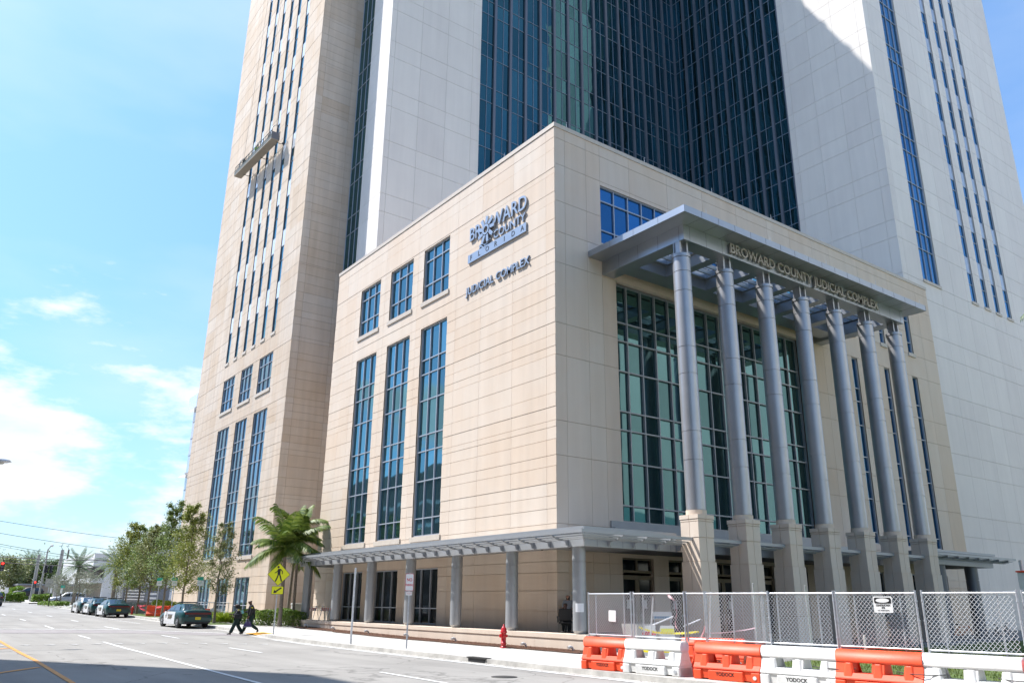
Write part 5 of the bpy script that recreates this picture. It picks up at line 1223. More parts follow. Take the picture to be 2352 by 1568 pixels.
def at(p_, v): return p_.matrix_basis @ Vector(v) if False else (Matrix.Translation(p_.location) @ Matrix.Rotation(p_.rotation_euler[2], 4, 'Z')) @ Vector((v[0]*1.22, v[1]*1.15, v[2]))
b = at(ma, (.13, .27, .82)); t = thing('duffel_bag', 'purple and grey duffel bag hanging from the walking man\'s hand', 'bag', (b.x, b.y, b.z-.46), RZ)
mb = MB(); mb.hexa([(-.24, -.13, 0), (.24, -.13, 0), (.24, .13, 0), (-.24, .13, 0), (-.15, -.06, .30), (.13, -.06, .30), (.13, .06, .30), (-.15, .06, .30)]); bevel(mb.build('bag_body', 'bagp', t), .04, 3)
mb = MB(); mb.box(-.25, .25, -.135, .135, 0, .05); bevel(mb.build('bag_base', 'bagg', t), .02)
for s_ in (-1, 1): mb = MB(); mb.tube([(-.1, s_*.08, .2), (-.04, s_*.03, .40), (0, 0, .45), (.04, s_*.03, .40), (.1, s_*.08, .2)], .012, 6); mb.build('handle', 'bagg', t)
b = at(wo, (.0, .30, .98)); t = thing('shoulder_bag', 'dark grey bag carried under the walking woman\'s arm', 'bag', b, RZ); mb = MB(); mb.box(-.26, .20, -.08, .09, -.13, .13); bevel(mb.build('bag_body', 'bagg', t), .05, 3); t.scale = (.9, .9, .9)
for o in t.children: o.data.materials[0] = M['jacket']
mb = MB(); mb.tube([(-.2, 0, .12), (-.1, 0, .34), (.05, 0, .36), (.15, 0, .12)], .012, 6); mb.build('strap', 'bagg', t)
b = at(ma, (.40, -.10, 1.16)); mb = MB(); mb.box(-.06, .06, -.01, .01, -.09, .09); o = mb.build('face_mask', 'mint'); o.location = b; o.rotation_euler = (R(8), R(20), RZ+R(20)); tag(o, 'pale mint folded sheet held in the walking man\'s hand', 'sheet')
SIT = dict(hip=(0, 0, .52), chest=(-.02, 0, .88), neck=(.0, 0, 1.06), head=(.03, 0, 1.19), armL=((0, .19, .98), (.05, .26, .74), (.26, .24, .70), (.34, .22, .70)), armR=((0, -.19, .98), (.05, -.26, .74), (.26, -.24, .70), (.34, -.22, .70)),
    legL=((.06, .1, .50), (.44, .12, .50), (.46, .12, .09), (.6, .12, .035)), legR=((.06, -.1, .50), (.44, -.12, .50), (.46, -.12, .09), (.6, -.12, .035)))
STD = dict(hip=(0, 0, .93), chest=(.0, 0, 1.28), neck=(.02, 0, 1.46), head=(.04, 0, 1.60), armL=((0, .19, 1.38), (.02, .24, 1.10), (.2, .2, .98), (.28, .18, .96)), armR=((0, -.19, 1.38), (.02, -.24, 1.10), (.2, -.2, .98), (.28, -.18, .96)),
    legL=((0, .1, .90), (.02, .11, .49), (0, .11, .09), (.15, .12, .035)), legR=((0, -.1, .90), (.02, -.11, .49), (0, -.11, .09), (.15, -.12, .035)))
sp = (-.72, -1.42, .70); fz = R(48)
t = thing('office_chair', 'black office chair on the terrace in the shade behind the corner column', 'chair', sp, fz); t.scale = (1.12, 1.12, 1)
mb = MB(); mb.box(-.25, .27, -.25, .25, .42, .50); bevel(mb.build('seat', 'shadeglove', t), .03); mb = MB(); mb.hexa([(-.34, -.24, .55), (-.28, -.24, .55), (-.28, .24, .55), (-.34, .24, .55), (-.40, -.26, 1.02), (-.35, -.26, 1.02), (-.35, .26, 1.02), (-.40, .26, 1.02)]); bevel(mb.build('backrest', 'shadeglove', t), .03)
for s_ in (-1, 1): mb = MB(); mb.tube([(-.3, s_*.28, .60), (-.2, s_*.31, .70), (.15, s_*.31, .70), (.1, s_*.3, .46)], .025, 8); mb.build('armrest', 'black', t)
mb = MB(); mb.lathe((0, 0, 0), [(.03, .08), (.03, .42)], 10)
for k in range(5): a = k*1.2566; mb.tube([(0, 0, .1), (.28*math.cos(a), .28*math.sin(a), .06)], .02, 6); mb.lathe((.28*math.cos(a), .28*math.sin(a), 0), [(.03, 0), (.03, .06)], 8)
mb.build('base', 'black', t)
person('person in black seated with their back to the street behind the corner column', sp, fz, 1.72, SIT, 'skin', 0, dict(top='jacket', legs='jacket', leg=.07, cuff=.06))
person('woman with long dark hair in a grey shirt standing beyond the office chair', (.22, -.48, .70), R(215), 1.68, STD, 'skin2', 1, dict(top='greybldg', legs='jacket', sleeve=0, leg=.07, cuff=.06))

# ================================================================ CRADLE ON THE TOWER
t = thing('suspended_cradle', 'grey window-cleaning cradle hanging tilted on the tower front', 'cradle', (-1.05, 49.9, 47.75), 0)
t.rotation_euler = (R(4.5), 0, 0); L_ = 6.0
for a, b in ((-6, -3.4), (-3.35, 1.2), (1.25, 6)):
    mb = MB(); mb.box(-.45, .40, a, b, 0, .10); mb.build('deck', 'tanbldg', t)
    mb = MB()
    for x in (-.45, .38):
        for z in (.55, 1.05): mb.box(x, x+.05, a, b, z, z+.05)
        n = int((b-a)/.65)
        for k in range(n+1): yy = a+.03+(b-a-.1)*k/n; mb.box(x+.005, x+.045, yy, yy+.045, .10, 1.06)
        mb.box(x+.01, x+.03, a, b, .1, .45)
    mb.build('guard_rail', 'cradle', t)
for y in (-5.6, -1.0, 4.6):
    mb = MB(); mb.tube([(-.4, y, .1), (-.35, y, 1.5), (0, y, 1.9), (.35, y, 1.5), (.38, y, .1)], .045, 8); mb.build('stirrup', 'canopy', t)
    mb = MB(); mb.tube([(0, y, 1.9), (0, y-.0, 52)], .012, 5); mb.build('hoist_rope', 'wire', t)
    mb = MB(); mb.tube([(.2, y, .0), (.75, y, -.05), (.95, y, .1)], .035, 6); mb.lathe((.95, y, 0), [(.1, .02), (.1, .16)], 10); mb.build('wall_roller', 'black', t)
mb = MB(); mb.box(-.4, .35, -5.95, -5.3, .12, .9); mb.build('hoist_box', 'fin', t)
for i, (y, m_, lb) in enumerate(((-4.0, 'jacket', 'worker in dark clothes at the right end of the hanging cradle'), (-.2, 'hiviz', 'worker in a lime hi-viz vest in the middle of the hanging cradle'), (3.9, 'jacket', 'worker in dark clothes at the left end of the hanging cradle'))):
    person(lb, (-1.05, 49.9+y, 47.86+y*math.sin(R(4.5))), R(15+60*i), 1.72, STD, 'skin2', 0, dict(top=m_, legs='jacket', leg=.07, cuff=.06))

# ================================================================ BICYCLES
def bike(loc, rz, paint, label):
    t = thing('bicycle', label, 'bicycle', loc, rz, 'bicycles by the rack')
    for x in (-.52, .52):
        mb = MB(); P = [(x+.33*math.cos(k*math.pi/10), 0, .33+.33*math.sin(k*math.pi/10)) for k in range(21)]; mb.tube(P, .02, 6, caps=False); w = mb.build('wheel', 'tyre', t)
        mb = MB()
        for k in range(8): a = k*math.pi/4; mb.tube([(x, 0, .33), (x+.31*math.cos(a), 0, .33+.31*math.sin(a))], .003, 3)
        mb.build('spokes', 'steel', w)
    mb = MB()
    for a, b in (((-.52, .33), (-.1, .30)), ((-.1, .30), (-.22, .78)), ((-.52, .33), (-.2, .70)), ((-.2, .72), (.36, .80)), ((-.1, .30), (.38, .72)), ((.52, .33), (.36, .88))): mb.tube([(a[0], 0, a[1]), (b[0], 0, b[1])], .022, 8)
    mb.build('frame', paint, t); mb = MB(); mb.tube([(.3, -.26, .98), (.36, -.1, .96), (.36, .1, .96), (.3, .26, .98)], .015, 6); mb.tube([(.36, 0, .86), (.36, 0, .96)], .015, 6); mb.build('handlebar', 'black', t)
    mb = MB(); mb.box(-.36, -.12, -.06, .06, .86, .92); bevel(mb.build('saddle', 'black', t), .02); mb = MB(); mb.tube([(-.22, 0, .76), (-.24, 0, .87)], .014, 6); mb.build('seat_post', 'steel', t)
bike((24.8, -5.9, .17), R(-38), 'orangefr', 'orange bicycle parked by the plaza edge behind the right fence panel'); bike((26.9, -7.0, .17), R(-30), 'black', 'dark bicycle to the right of the orange one behind the fence')

# ================================================================ TREES AND PLANTS
def leaf(mb, c, s, rr, tone, m=None, asp=.5):
    a = Vector((rr.uniform(-1, 1), rr.uniform(-1, 1), rr.uniform(-.6, .6))).normalized()*s
    b = a.cross(Vector((rr.uniform(-1, 1), rr.uniform(-1, 1), rr.uniform(.2, 1)))).normalized()*s*asp
    i = len(mb.v); mb.v += [tuple(c-a), tuple(c-b*.9), tuple(c+a), tuple(c+b*.9)]; mb.f.append((i, i+1, i+2, i+3)); mb.t.append(tone); mb.m.append(0); mb.smooth.append(False)
def make_tree(name, H, crown0, rad, leaf_m, n_branch, n_leaf, ls, seed, trunk_r=.09, shape='cone', bark='bark', spread=.35, up=.75):
    """street tree: trunk, rising limbs with twigs, leaves gathered in tufts on the twigs"""
    rr = random.Random(seed); t = thing(name, '', 'tree'); mb = MB()
    P = [Vector((0, 0, 0))]; n = 9
    for k in range(1, n+1): P.append(Vector((rr.uniform(-.05, .05)*k*.5, rr.uniform(-.05, .05)*k*.5, H*.93*k/n)))
    mb.tube(P, [trunk_r*(1.25 if k == 0 else 1)*(1-.92*k/n) + .008 for k in range(n+1)], 8)
    tips = []
    for i in range(n_branch):
        q = (i+.5)/n_branch; z = crown0*.85+(H*.9-crown0*.85)*q; k = min(n-1, int(z/(H*.93)*n)); b0 = P[k].lerp(P[k+1], z/(H*.93)*n-k)
        if shape == 'cone': R_ = rad*(1-.72*max(0, q-.25)/.75)*(.55+.45*min(1, q*4+.2))
        else: R_ = rad*math.sin(math.pi*min(.95, .18+.78*q))
        R_ *= rr.uniform(.72, 1.12); a = i*2.4+rr.uniform(-.5, .5); d = Vector((math.cos(a), math.sin(a), 0)); rise = R_*rr.uniform(up*.6, up*1.3)
        pts = [b0, b0+d*R_*.35+Vector((0, 0, rise*.25)), b0+d*R_*.7+Vector((rr.uniform(-.1, .1), rr.uniform(-.1, .1), rise*.62)), b0+d*R_+Vector((0, 0, rise))]
        br = trunk_r*.42*(1-.6*q); mb.tube(pts, [br, br*.7, br*.45, .006], 5)
        for j in range(5):
            w = rr.uniform(.25, 1); base = pts[0].lerp(pts[3], w); dd = Vector((rr.uniform(-1, 1), rr.uniform(-1, 1), rr.uniform(-.25, .9))).normalized()*R_*spread*rr.uniform(.5, 1.2)
            mb.tube([base, base+dd*.5+Vector((0, 0, .03)), base+dd], [br*.3+.004, .006, .003], 4); tips.append((base, dd, w))
        tips.append((pts[2], pts[3]-pts[2], 1))
    mb.build('trunk', bark, t)
    lv = MB(); keep = [x for x in tips if rr.random() < .86]
    for i in range(n_leaf):
        b0, dd, w = keep[rr.randrange(len(keep))] ; q = rr.uniform(-.1, 1.15); c = b0+dd*q+Vector((rr.gauss(0, 1), rr.gauss(0, 1), rr.gauss(0, 1)))*dd.length*.55
        leaf(lv, c, ls*rr.uniform(.6, 1.25), rr, min(1, max(0, rr.gauss(.5, .28))))
    lv.build('crown', leaf_m, t); return t
G1 = 'young oak trees along the kerb'
T = []
specs = [(-5.9, 30.0, 7.4, 1.9, 1.35, 'leafbr', 24, 6000, .07, 'sparse young tree in front of the tower base, nearest the crossing'),
         (-6.0, 37.9, 9.4, 2.1, 1.75, 'leafy', 32, 12000, .08, 'yellow-green young tree rising behind the nearest patrol car'),
         (-5.9, 43.8, 9.9, 2.3, 1.75, 'leaf', 32, 11500, .085, 'tallest slender tree, just left of the yellow-green one'),
         (-5.8, 49.2, 8.2, 2.2, 1.85, 'leafbr', 28, 10500, .09, 'brown-green dense tree with orange water barriers at its foot'),
         (-5.8, 53.0, 8.2, 2.2, 1.75, 'leaf', 26, 8500, .09, 'dark green narrow tree second from the left in the kerb row'),
         (-5.7, 58.4, 9.0, 2.2, 1.95, 'leafy', 28, 10500, .095, 'tall green tree at the far left end of the kerb row')]
for i, (x, y, H, c0, rd, lm, nb, nl, ls, lb) in enumerate(specs):
    t = make_tree('oak_tree', H, c0, rd, lm, nb, nl, ls, 40+i); t.location = (x, y, gz(y)+.13); t['label'] = lb; t['group'] = G1
g0 = make_tree('olive_tree', 4.2, 1.3, 1.6, 'leafg', 20, 2600, .07, 60, .07, 'round'); g1 = make_tree('olive_tree', 3.7, 1.2, 1.35, 'leafg', 18, 1900, .07, 61, .06, 'round')
gs = [(g0, -6.1, 81.5, 'grey-green wispy tree with the darkest trunk on the kerb left of the patrol cars'), (g1, -6.3, 92.0, 'grey wispy tree in front of the concrete utility pole'), (g0, -3.6, 90.0, 'grey wispy tree between the two palms'), (g1, -1.8, 82.0, 'grey wispy tree in front of the white building column'), (g0, -5.2, 103, 'grey wispy tree on the grass patch by the side street')]
seen = set()
for i, (src, x, y, lb) in enumerate(gs):
    if src not in seen: t = src; seen.add(src)
    else: t = dup(src, rz=1.3*i)
    t.location = (x, y, gz(y)+.13); t['label'] = lb; t['group'] = 'thin grey-green street trees'
def make_palm(name, H, nf, fl, leaf_m, seed, lean=(0, 0), tr=.13, droop=1., crownshaft=True, up0=75, lw=.055, ll=.42, bark='palmbark'):
    rr = random.Random(seed); t = thing(name, '', 'palm'); mb = MB(); P = [Vector((lean[0]*(k/8)**1.5, lean[1]*(k/8)**1.5, H*k/8)) for k in range(9)]
    mb.tube(P, [tr*1.25]+[tr*(1-.035*k) for k in range(1, 9)], 10); 
    for k in range(24): z = H*.05+H*.9*k/24; c = P[0].lerp(P[8], z/H); mb.lathe((c.x, c.y, 0), [(tr*1.02, z), (tr*.98, z+.03)], 8)
    mb.build('trunk', bark, t); top = P[-1]
    if crownshaft: mb = MB(); mb.tube([top, top+Vector((0, 0, .7))], [tr*.9, tr*.45], 10); mb.build('crownshaft', 'palm', t); top = top+Vector((0, 0, .65))
    for i in range(nf):
        a = i*2.399+rr.uniform(-.2, .2); e0 = R(up0-(up0+25)*(i/nf)**1.1+rr.uniform(-8, 8)); L = fl*rr.uniform(.8, 1.1); fr = MB(); n = 16
        p = top.copy(); d = Vector((math.cos(a)*math.cos(e0), math.sin(a)*math.cos(e0), math.sin(e0))); pts = [p.copy()]
        for k in range(n): d = (d+Vector((0, 0, -.085*droop*(.5+k/n)))).normalized(); p = p+d*L/n; pts.append(p.copy())
        fr.tube(pts, [.022*(1-k/n)+.004 for k in range(n+1)], 4)
        side0 = Vector((-math.sin(a), math.cos(a), 0))
        for k in range(2, n*2):
            q = k/(n*2); j = min(n-1, int(q*n)); c = pts[j].lerp(pts[j+1], q*n-j); dd = (pts[j+1]-pts[j]).normalized()
            l = ll*L/2.4*math.sin(math.pi*(.12+.82*q))**.7
            for s_ in (-1, 1):
                v = (side0*s_*.78+dd*.62+Vector((0, 0, -.18-.25*q*droop+rr.uniform(-.12, .12)))).normalized()*l; wv = dd*lw*.5
                tip = c+v+Vector((0, 0, -l*.28)); mid = c+v*.55
                tn = min(1, max(0, rr.gauss(.45, .25))); i0 = len(fr.v); fr.v += [tuple(c-wv*.6), tuple(mid-wv), tuple(tip), tuple(mid+wv), tuple(c+wv*.6)]; fr.f.append((i0, i0+1, i0+2, i0+3, i0+4)); fr.t.append(tn); fr.m.append(0); fr.smooth.append(False)
        fr.build('frond', leaf_m, t)
    return t
p1 = make_palm('palm_tree', 4.4, 20, 2.9, 'palm', 5, (-.1, -.1), .14, .85, lw=.11, ll=.75); p1.location = (-3.5, 24.1, gz(24)+.13); p1['label'] = 'leaning green palm tree on the left in front of the tower side'; p1['group'] = 'palms beside the tower'
p2 = make_palm('palm_tree', 4.9, 15, 2.4, 'palm', 6, (-.1, -.1), .11, .85, lw=.11, ll=.75); p2.location = (-2.35, 24.8, gz(25)+.13); p2['label'] = 'straight thin green palm tree on the right beside the utility cabinet'; p2['group'] = 'palms beside the tower'
p3 = make_palm('palm_tree', 5.9, 13, 2.4, 'palm', 9, (.2, .1), .12, .9, lw=.12, ll=.75); p3.location = (-1.9, 26.9, gz(27)+.13); p3['label'] = 'taller green palm tree behind the other two beside the tower'; p3['group'] = 'palms beside the tower'
q1 = make_palm('date_palm', 5.0, 38, 2.8, 'palmd', 15, (0, 0), .24, .75, False, 78, .05, .42, 'bark'); q1.location = (-3.6, 99.5, gz(99)+.1); q1['label'] = 'date palm behind the grey trees left of the white building'; q1['group'] = 'date palms by the side street'
q2 = dup(q1, (-3.0, 78.0, gz(78)+.1), 1.0, 'date palm with orange fruit stalks in front of the white building', 'date palms by the side street', .95)
q3 = make_palm('palm_tree', 9.0, 16, 2.6, 'palmd', 19, (0, 0), .16, 1.2, True); q3.location = (-1.15, -23.35, -.6); q3['label'] = 'palm tree whose frond tips show at the right edge'
q4 = dup(q1, (1.2, 190, gz(190)), .4, 'far palm tree between the big trees on the skyline', scale=1.4)
def hedge(name, label, x0, x1, y0, y1, h, z, m, n, ls, seed, cat='hedge', spiky=False):
    rr = random.Random(seed); mb = MB(); t = thing(name, label, cat, ((x0+x1)/2, (y0+y1)/2, z)); cx, cy = (x0+x1)/2, (y0+y1)/2
    for i in range(n):
        x, y = rr.uniform(x0, x1)-cx, rr.uniform(y0, y1)-cy; f = rr.random()
        zz = h*(1-.5*rr.random()**3) if f < .45 else rr.uniform(.03, h)
        if f >= .45:
            if rr.random() < .5: x = rr.choice((x0-cx, x1-cx))+rr.gauss(0, .06)
            else: y = rr.choice((y0-cy, y1-cy))+rr.gauss(0, .06)
        zz *= 1+.09*math.sin(x*2.3+seed)+.09*math.sin(y*1.7)
        if spiky:
            a = Vector((rr.gauss(0, .3), rr.gauss(0, .3), 1)).normalized()*h*.75*rr.uniform(.5, 1.1); b = Vector((rr.uniform(-1, 1), rr.uniform(-1, 1), 0)).normalized()*ls*.4; c = Vector((x, y, .02)); tip = c+a+Vector((a.x, a.y, -.12))*.7; i0 = len(mb.v)
            mb.v += [tuple(c-b), tuple(c+a*.6-b), tuple(tip), tuple(c+a*.6+b)]; mb.f.append((i0, i0+1, i0+2, i0+3)); mb.t.append(rr.random()); mb.m.append(0); mb.smooth.append(False)
        else: leaf(mb, Vector((x, y, zz)), ls*rr.uniform(.6, 1.2), rr, min(1, max(0, rr.gauss(.5, .25))), asp=.65)
    mb.build('foliage', m, t)
    mb = MB()
    for k in range(max(3, int(n/500))): x, y = rr.uniform(x0+.1, x1-.1)-cx, rr.uniform(y0+.1, y1-.1)-cy; mb.tube([(x, y, 0), (x+.05, y, h*.5), (x-.04, y+.05, h*.85)], [.02, .014, .004], 4)
    mb.build('stems', 'bark', t); return t
hedge('hedge', 'long clipped green hedge at the foot of the tower side, behind the walking people', -4.6, -3.5, 25.2, 30.5, .85, gz(28)+.14, 'hedge', 6500, .06, 1)
hedge('hedge', 'clipped round hedge beside the white utility cabinet', -3.1, -1.9, 23.6, 26.2, .95, gz(25)+.14, 'hedge', 4500, .06, 2)
hedge('hedge', 'green hedge behind the red water barriers at the tower corner', -4.6, -3.2, 48.5, 53, 1.1, gz(50)+.14, 'lime', 3000, .08, 3)
hedge('grass_clump', 'tall yellow-green grass clumps between the nearest patrol car and the hedge', -5.3, -4.1, 30.6, 34.8, 1.05, gz(32)+.14, 'lime', 1500, .09, 4, 'ornamental grass', True)
hedge('hedge', 'long bright green hedge at the far left beyond the junction', -10.2, -7.0, 121, 128, 1.2, gz(124)+.1, 'hedge', 5200, .16, 5)
hedge('hedge', 'bright green hedge between the utility poles', -6.0, -3.4, 119, 121, 1.1, gz(120)+.1, 'hedge', 2600, .15, 6)
hedge('ground_shrub', 'low green shrub bed on the corner by the side street', -7.9, -6.4, 84.5, 99, .45, gz(92)+.14, 'hedge', 3200, .09, 7, 'shrub')
hedge('lime_bush', 'round yellow-green bush behind the far hedge', -6.2, -3.6, 146, 150, 2.1, gz(148), 'hedge', 1500, .24, 8, 'bush')
FTs = [('leafd', 9.0, -8.4, 186, 4.6, 'broad dark tree at the left edge of the skyline'), ('leafbr', 8.4, -4.2, 176, 4.4, 'brown-green tree right of the hanging red signal'), ('leafd', 7.2, .5, 192, 4.0, 'dark green rounded tree behind the first utility pole'), ('leafd', 8.2, 5.0, 188, 4.4, 'dark green tree behind the twin traffic signals'),
       ('leafbr', 6.0, -10.4, 168, 3.4, 'low brown tree under the hanging red signal'), ('leafd', 7.0, 9.6, 180, 4.2, 'green tree behind the date palm on the skyline'), ('leafd', 7.4, 15, 176, 4.2, 'green tree half hidden behind the white building')]
for i, (lm, H, x, y, rd, lb) in enumerate(FTs):
    t = make_tree('broad_tree', H, H*.18, rd, lm, 26, 5200, .26, 80+i, .22, 'round', spread=.5, up=.55); t.location = (x, y, gz(y)); t['label'] = lb; t['group'] = 'big trees on the skyline'

# ================================================================ THE JUNCTION AND BEYOND
def at3(x, y): return (x, y, gz(y)+.1)
def pole(label, x, y, h, r0, r1, m, lean=0):
    t = thing('utility_pole', label, 'utility pole', at3(x, y), 0, 'utility poles at the junction'); mb = MB(); mb.tube([(0, 0, 0), (lean, 0, h)], [r0, r1], 10); mb.build('shaft', m, t)
    mb = MB(); mb.tube([(lean, 0, h), (lean-.3, 0, h+.5), (lean-.1, 0, h+.9)], .035, 5); mb.tube([(lean-.6, 0, h+.55), (lean, 0, h+.6)], .03, 5); mb.build('bracket', 'wire', t); return t
pole('thick grey concrete utility pole nearest the left, by the hedge end', -5.45, 126, 7.3, .30, .22, 'concrete'); pole('thick pale concrete utility pole standing in front of the white car nose', -3.4, 117.5, 7.9, .33, .24, 'concrete'); pole('thin dark wooden utility pole behind the date palm', 1.35, 143.6, 9.0, .2, .15, 'wood')
t = thing('street_light', 'slim grey street light with a white globe head between the two concrete poles', 'street light', at3(-4.9, 122.5)); mb = MB(); mb.tube([(0, 0, 0), (.1, 0, 8.0), (.5, 0, 8.7)], [.17, .11, .05], 10); mb.build('pole', 'concrete', t); mb = MB(); mb.lathe((.6, 0, 0), [(.05, 8.45), (.26, 8.6), (.22, 8.8), (.05, 8.85)], 12); mb.build('lamp_head', 'whitep', t)
def wire(a, b, sag, r, label):
    a, b = Vector(a), Vector(b); mb = MB(); mb.tube([a.lerp(b, k/14)-Vector((0, 0, sag*4*(k/14)*(1-k/14))) for k in range(15)], r, 4); tag(mb.build('overhead_wire', 'wire'), label, 'wire', 'overhead wires crossing the sky')
wire((-33, 116, 9.1), (2.5, 92.5, 7.0), .7, .045, 'thick dark upper wire running to the white building'); wire((-33, 116, 9.0), (2.5, 92.5, 6.2), .9, .045, 'thick dark lower wire crossing just under its twin')
wire((-33, 52, 10.4), (-2.0, 62, 7.6), .5, .018, 'topmost thin wire high over the trees'); wire((-33, 52, 9.7), (-3.6, 60, 6.3), .5, .018, 'second thin wire over the trees'); wire((-33, 52, 9.2), (-4.0, 60, 5.1), .5, .018, 'third thin sagging wire over the trees')
wire((-33, 112, 13.6), (-5.6, 126, 9.0), .4, .025, 'thin wire sloping down to the first concrete pole'); wire((-5.5, 126, 9.1), (1.3, 143.6, 9.6), .3, .025, 'thin wire between the concrete and wooden poles'); wire((1.35, 143.6, 10.1), (30, 140, 8.2), .5, .025, 'thin wire from the wooden pole to the right'); wire((-33, 128, 10.6), (-5.4, 126, 8.2), .5, .025, 'thin wire just above the trees at the left')
def signal(loc, rz, label, lit=True, n=3):
    t = thing('traffic_light', label, 'traffic light', loc, rz, 'traffic lights over the junction'); mb = MB(); mb.box(-.21, .21, -.14, .14, -1.05, 0); bevel(mb.build('housing', 'black', t), .03)
    for k in range(n):
        mb = MB(); z = -.18-.345*k; mb.tube([(0, -.145, z), (0, -.155, z)], .135, 14); mb.build('lamp', 'redlamp' if (k == 0 and lit) else 'fin', t)
        mb = MB(); P = [(.16*math.cos(R(20*j)), -.15, z+.16*math.sin(R(20*j))) for j in range(10)]
        for a, b in zip(P, P[1:]): mb.face([a, b, (b[0], -.34, b[2]-.02), (a[0], -.34, a[2]-.02)])
        mb.build('visor', 'black', t)
    mb = MB(); mb.tube([(0, 0, 0), (0, 0, .35)], .03, 6); mb.build('hanger', 'black', t); return t
signal((-14.03, 85.3, 6.0), R(-8), 'hanging traffic light with a lit red lamp at the left edge'); signal((-6.05, 120.4, 4.55), R(5), 'small traffic light with a lit red lamp on the first concrete pole')
signal((-6.3, 109.4, 6.55), R(60), 'left one of the two dark traffic lights hanging side by side', False); signal((-5.7, 109.1, 6.55), R(60), 'right one of the two dark traffic lights hanging side by side', False)
wire((-34, 75, 7.9), (-5.3, 109, 6.95), .5, .03, 'span wire carrying the hanging traffic lights')
t = thing('street_name_sign', 'small green street name sign on a thin post by the junction', 'road sign', at3(-6.9, 88)); post(t, 0, 2.5, .03); plate(t, 'sign_panel', 'signgreen', rrect(0, 2.35, .45, .3), .04)
t = thing('warning_sign', 'small pale sign on a thin post at the far left verge', 'road sign', at3(-10.1, 116)); post(t, 0, 2.0, .04); plate(t, 'sign_panel', 'signwhite', rrect(0, 1.7, .45, .8), .04)
t = thing('notice_sign', 'grey square board on a post behind the slim street light', 'road sign', at3(-3.9, 121)); post(t, 0, 2.4, .05); plate(t, 'sign_panel', 'concrete', rrect(0, 2.9, 1.3, 1.3), .04)
for i, (x, y, lb) in enumerate(((-8.0, 88.8, 'left of the utility pole foot'), (-7.0, 87.8, 'next to the street name sign'), (-4.7, 86.0, 'beside the silver car tail'))):
    if i == 0:
        t = b0 = thing('bollard_sign', '', 'marker post', at3(x, y), 0, 'black and white marker posts'); mb = MB(); mb.tube([(0, 0, 0), (0, 0, 1.55)], .06, 10); mb.build('post', 'black', t); mb = MB(); mb.box(-.1, .1, -.08, .08, 1.56, 2.15); mb.build('white_board', 'whitep', t)
    else: t = dup(b0, at3(x, y))
    t['label'] = 'black post with a white board on top, %s' % lb
WBX = -1.25
wb = thing('white_modern_building', 'white modern building with brown louvres and a tall white column across the side street', 'building', (8, 122, 0))
mb = MB(); mb.box(1.6, 30, 112, 140, 5.6, 9.3); mb.build('upper_storey', 'whitebldg', wb)
mb = MB(); mb.box(1.3, 30, 111.4, 112, 4.9, 5.6); mb.box(1.3, 1.9, 112, 130, 4.9, 5.6); mb.build('floor_band', 'whitebldg', wb)
for k in range(6): mb = MB(); mb.box(1.45, 3.3, 111.6, 111.9, 5.7+.27*k, 5.85+.27*k); mb.box(1.40, 1.6, 111.9, 124, 5.7+.27*k, 5.85+.27*k); mb.build('louvre', 'slat', wb)
mb = MB(); mb.box(3.2, 6.2, 110.9, 112, 0, 7.0); mb.build('white_column', 'whitebldg', wb)
mb = MB(); mb.box(3.5, 28, 114, 138, .5, 4.9); mb.build('lower_wall', 'tanbldg', wb)
for o in list(wb.children): o.location = -wb.location + Vector((WBX, 0, -.6))
gb2 = thing('grey_block_building', 'grey rendered building with white slatted screens behind the kerb trees', 'building', (6, 82, 0))
mb = MB(); mb.box(2.2, 26, 72.5, 98, 0, 9.2); mb.build('wall', 'greybldg', gb2)
mb = MB(); mb.box(-1.2, 2.2, 72.5, 84, 0, 3.3); mb.build('porch_wall', 'greybldg', gb2)
for k in range(7): mb = MB(); mb.box(-3.4, -1.4, 69.9, 69.98, .95+.31*k, 1.09+.31*k+.02); mb.build('slat', 'spandrel', gb2)
mb = MB(); mb.box(-3.6, -1.2, 70.2, 70.5, .3, 3.5); mb.build('screen_wall', 'fin', gb2)
for k in range(4): mb = MB(); mb.box(-.9+.01*k, -.1, 70.0, 70.08, 1.1+.45*k, 1.3+.45*k); mb.build('slat', 'spandrel', gb2)
for o in list(gb2.children): o.location = -gb2.location
t = thing('tan_house', 'low tan building behind the hedge at the far left', 'building', (2, 172, gz(172))); mb = MB(); mb.box(-5, 9, -6, 6, 0, 2.6); mb.build('wall', 'tanbldg', t); mb = MB(); mb.box(-5.4, 9.4, -6.4, 6.4, 2.6, 2.9); mb.build('roof', 'greybldg', t)
t = thing('monument_sign', 'low dark grey wall with the number 550 behind the kerb trees', 'monument sign', (-4.9, 54.4, gz(54)+.14), R(-36)); mb = MB(); mb.box(-1.7, 1.7, -.15, .15, 0, 1.05); mb.build('wall', 'greybldg', t); text('550', .42, 'numerals', 'steel', t, LF, -.75, .152, .78, .03)
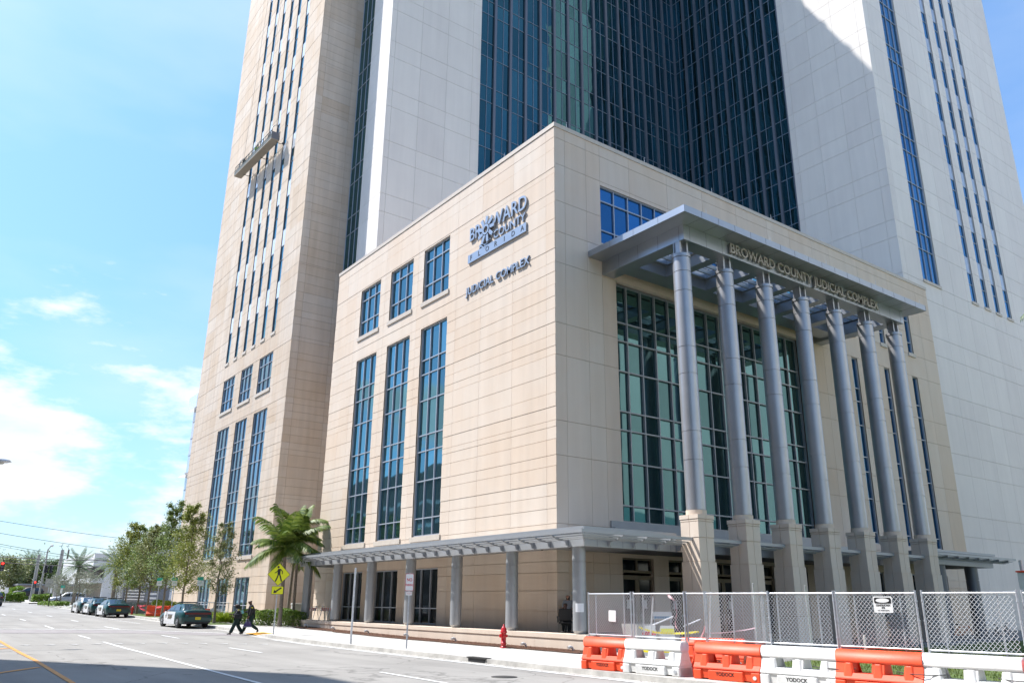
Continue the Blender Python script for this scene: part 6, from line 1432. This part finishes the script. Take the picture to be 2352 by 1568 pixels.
# red barriers and tape round the far trees, and one pair by the grass clumps
def jersey(loc, rz, m, label, L=1.75):
    t = thing('water_barrier', label, 'barrier', loc, rz, 'water barriers beyond the patrol car'); mb = MB(); h = L/2
    for (w0, z0), (w1, z1) in zip([(.28, 0), (.28, .22), (.14, .42)], [(.28, .22), (.14, .42), (.10, .86)]): mb.hexa([(-h, -w0, z0), (h, -w0, z0), (h, w0, z0), (-h, w0, z0), (-h, -w1, z1), (h, -w1, z1), (h, w1, z1), (-h, w1, z1)])
    bevel(mb.build('body', m, t, merge=True), .03, 2); mb = MB(); mb.box(-.2, .2, -.125, -.105, .52, .64); mb.build('label_patch', 'lime' if False else 'signgreen', t); mb = MB(); mb.box(-h+.1, -h+.3, -.09, .09, .865, .91); mb.build('filler_cap', m, t); return t
jersey((-5.7, 46.0, gz(46)+.14), R(-25), 'orange', 'red-orange water barrier between two tree trunks, left one'); jersey((-4.3, 45.2, gz(45)+.14), R(-25), 'orange', 'red-orange water barrier half behind the grey sign post'); 
jersey((-5.05, 35.6, gz(35)+.14), R(-25), 'orange', 'red-orange water barrier just right of the nearest patrol car', 1.0); jersey((-4.25, 35.2, gz(35)+.14), R(-25), 'whitep', 'white water barrier just right of the red-orange one by the grass clumps', .8)
tape([(-5.8, 53.1, 1.45), (-5.8, 49.3, 1.5), (-5.9, 44, 1.4)], .12, 'tape_r', 'red tape strung level between the kerb tree trunks'); tape([(-5.75, 53.1, 1.5), (-5.75, 49.3, .95)], .16, 'tape_r', 'red tape slanting down between two kerb tree trunks')
t = thing('red_hydrant', 'small red hydrant behind the row of patrol cars', 'fire hydrant', (-6.55, 51.3, gz(51)+.15)); mb = MB(); mb.lathe((0, 0, 0), [(.12, 0), (.09, .05), (.09, .5), (.12, .52), (.1, .62), (.03, .72), (0, .73)], 14); mb.build('barrel', 'hydrant', t); mb = MB(); mb.tube([(-.17, 0, .42), (.17, 0, .42)], .05, 10); mb.build('side_nozzle', 'hydrant', t)
t = thing('ramp_railing', 'grey pipe railing in front of the tower windows', 'railing', (-4.2, 36.5, gz(36)+.14), R(90)); 
mb = MB()
for k in range(8): mb.tube([(-4+1.15*k, 0, 0), (-4+1.15*k, 0, 1.3)], .025, 6)
mb.build('posts', 'steel', t); mb = MB(); mb.tube([(-4, 0, 1.3), (4.05, 0, 1.3)], .025, 6); mb.build('top_rail', 'steel', t); mb = MB(); mb.tube([(-4, 0, .7), (4.05, 0, .7)], .02, 6); mb.build('middle_rail', 'steel', t)
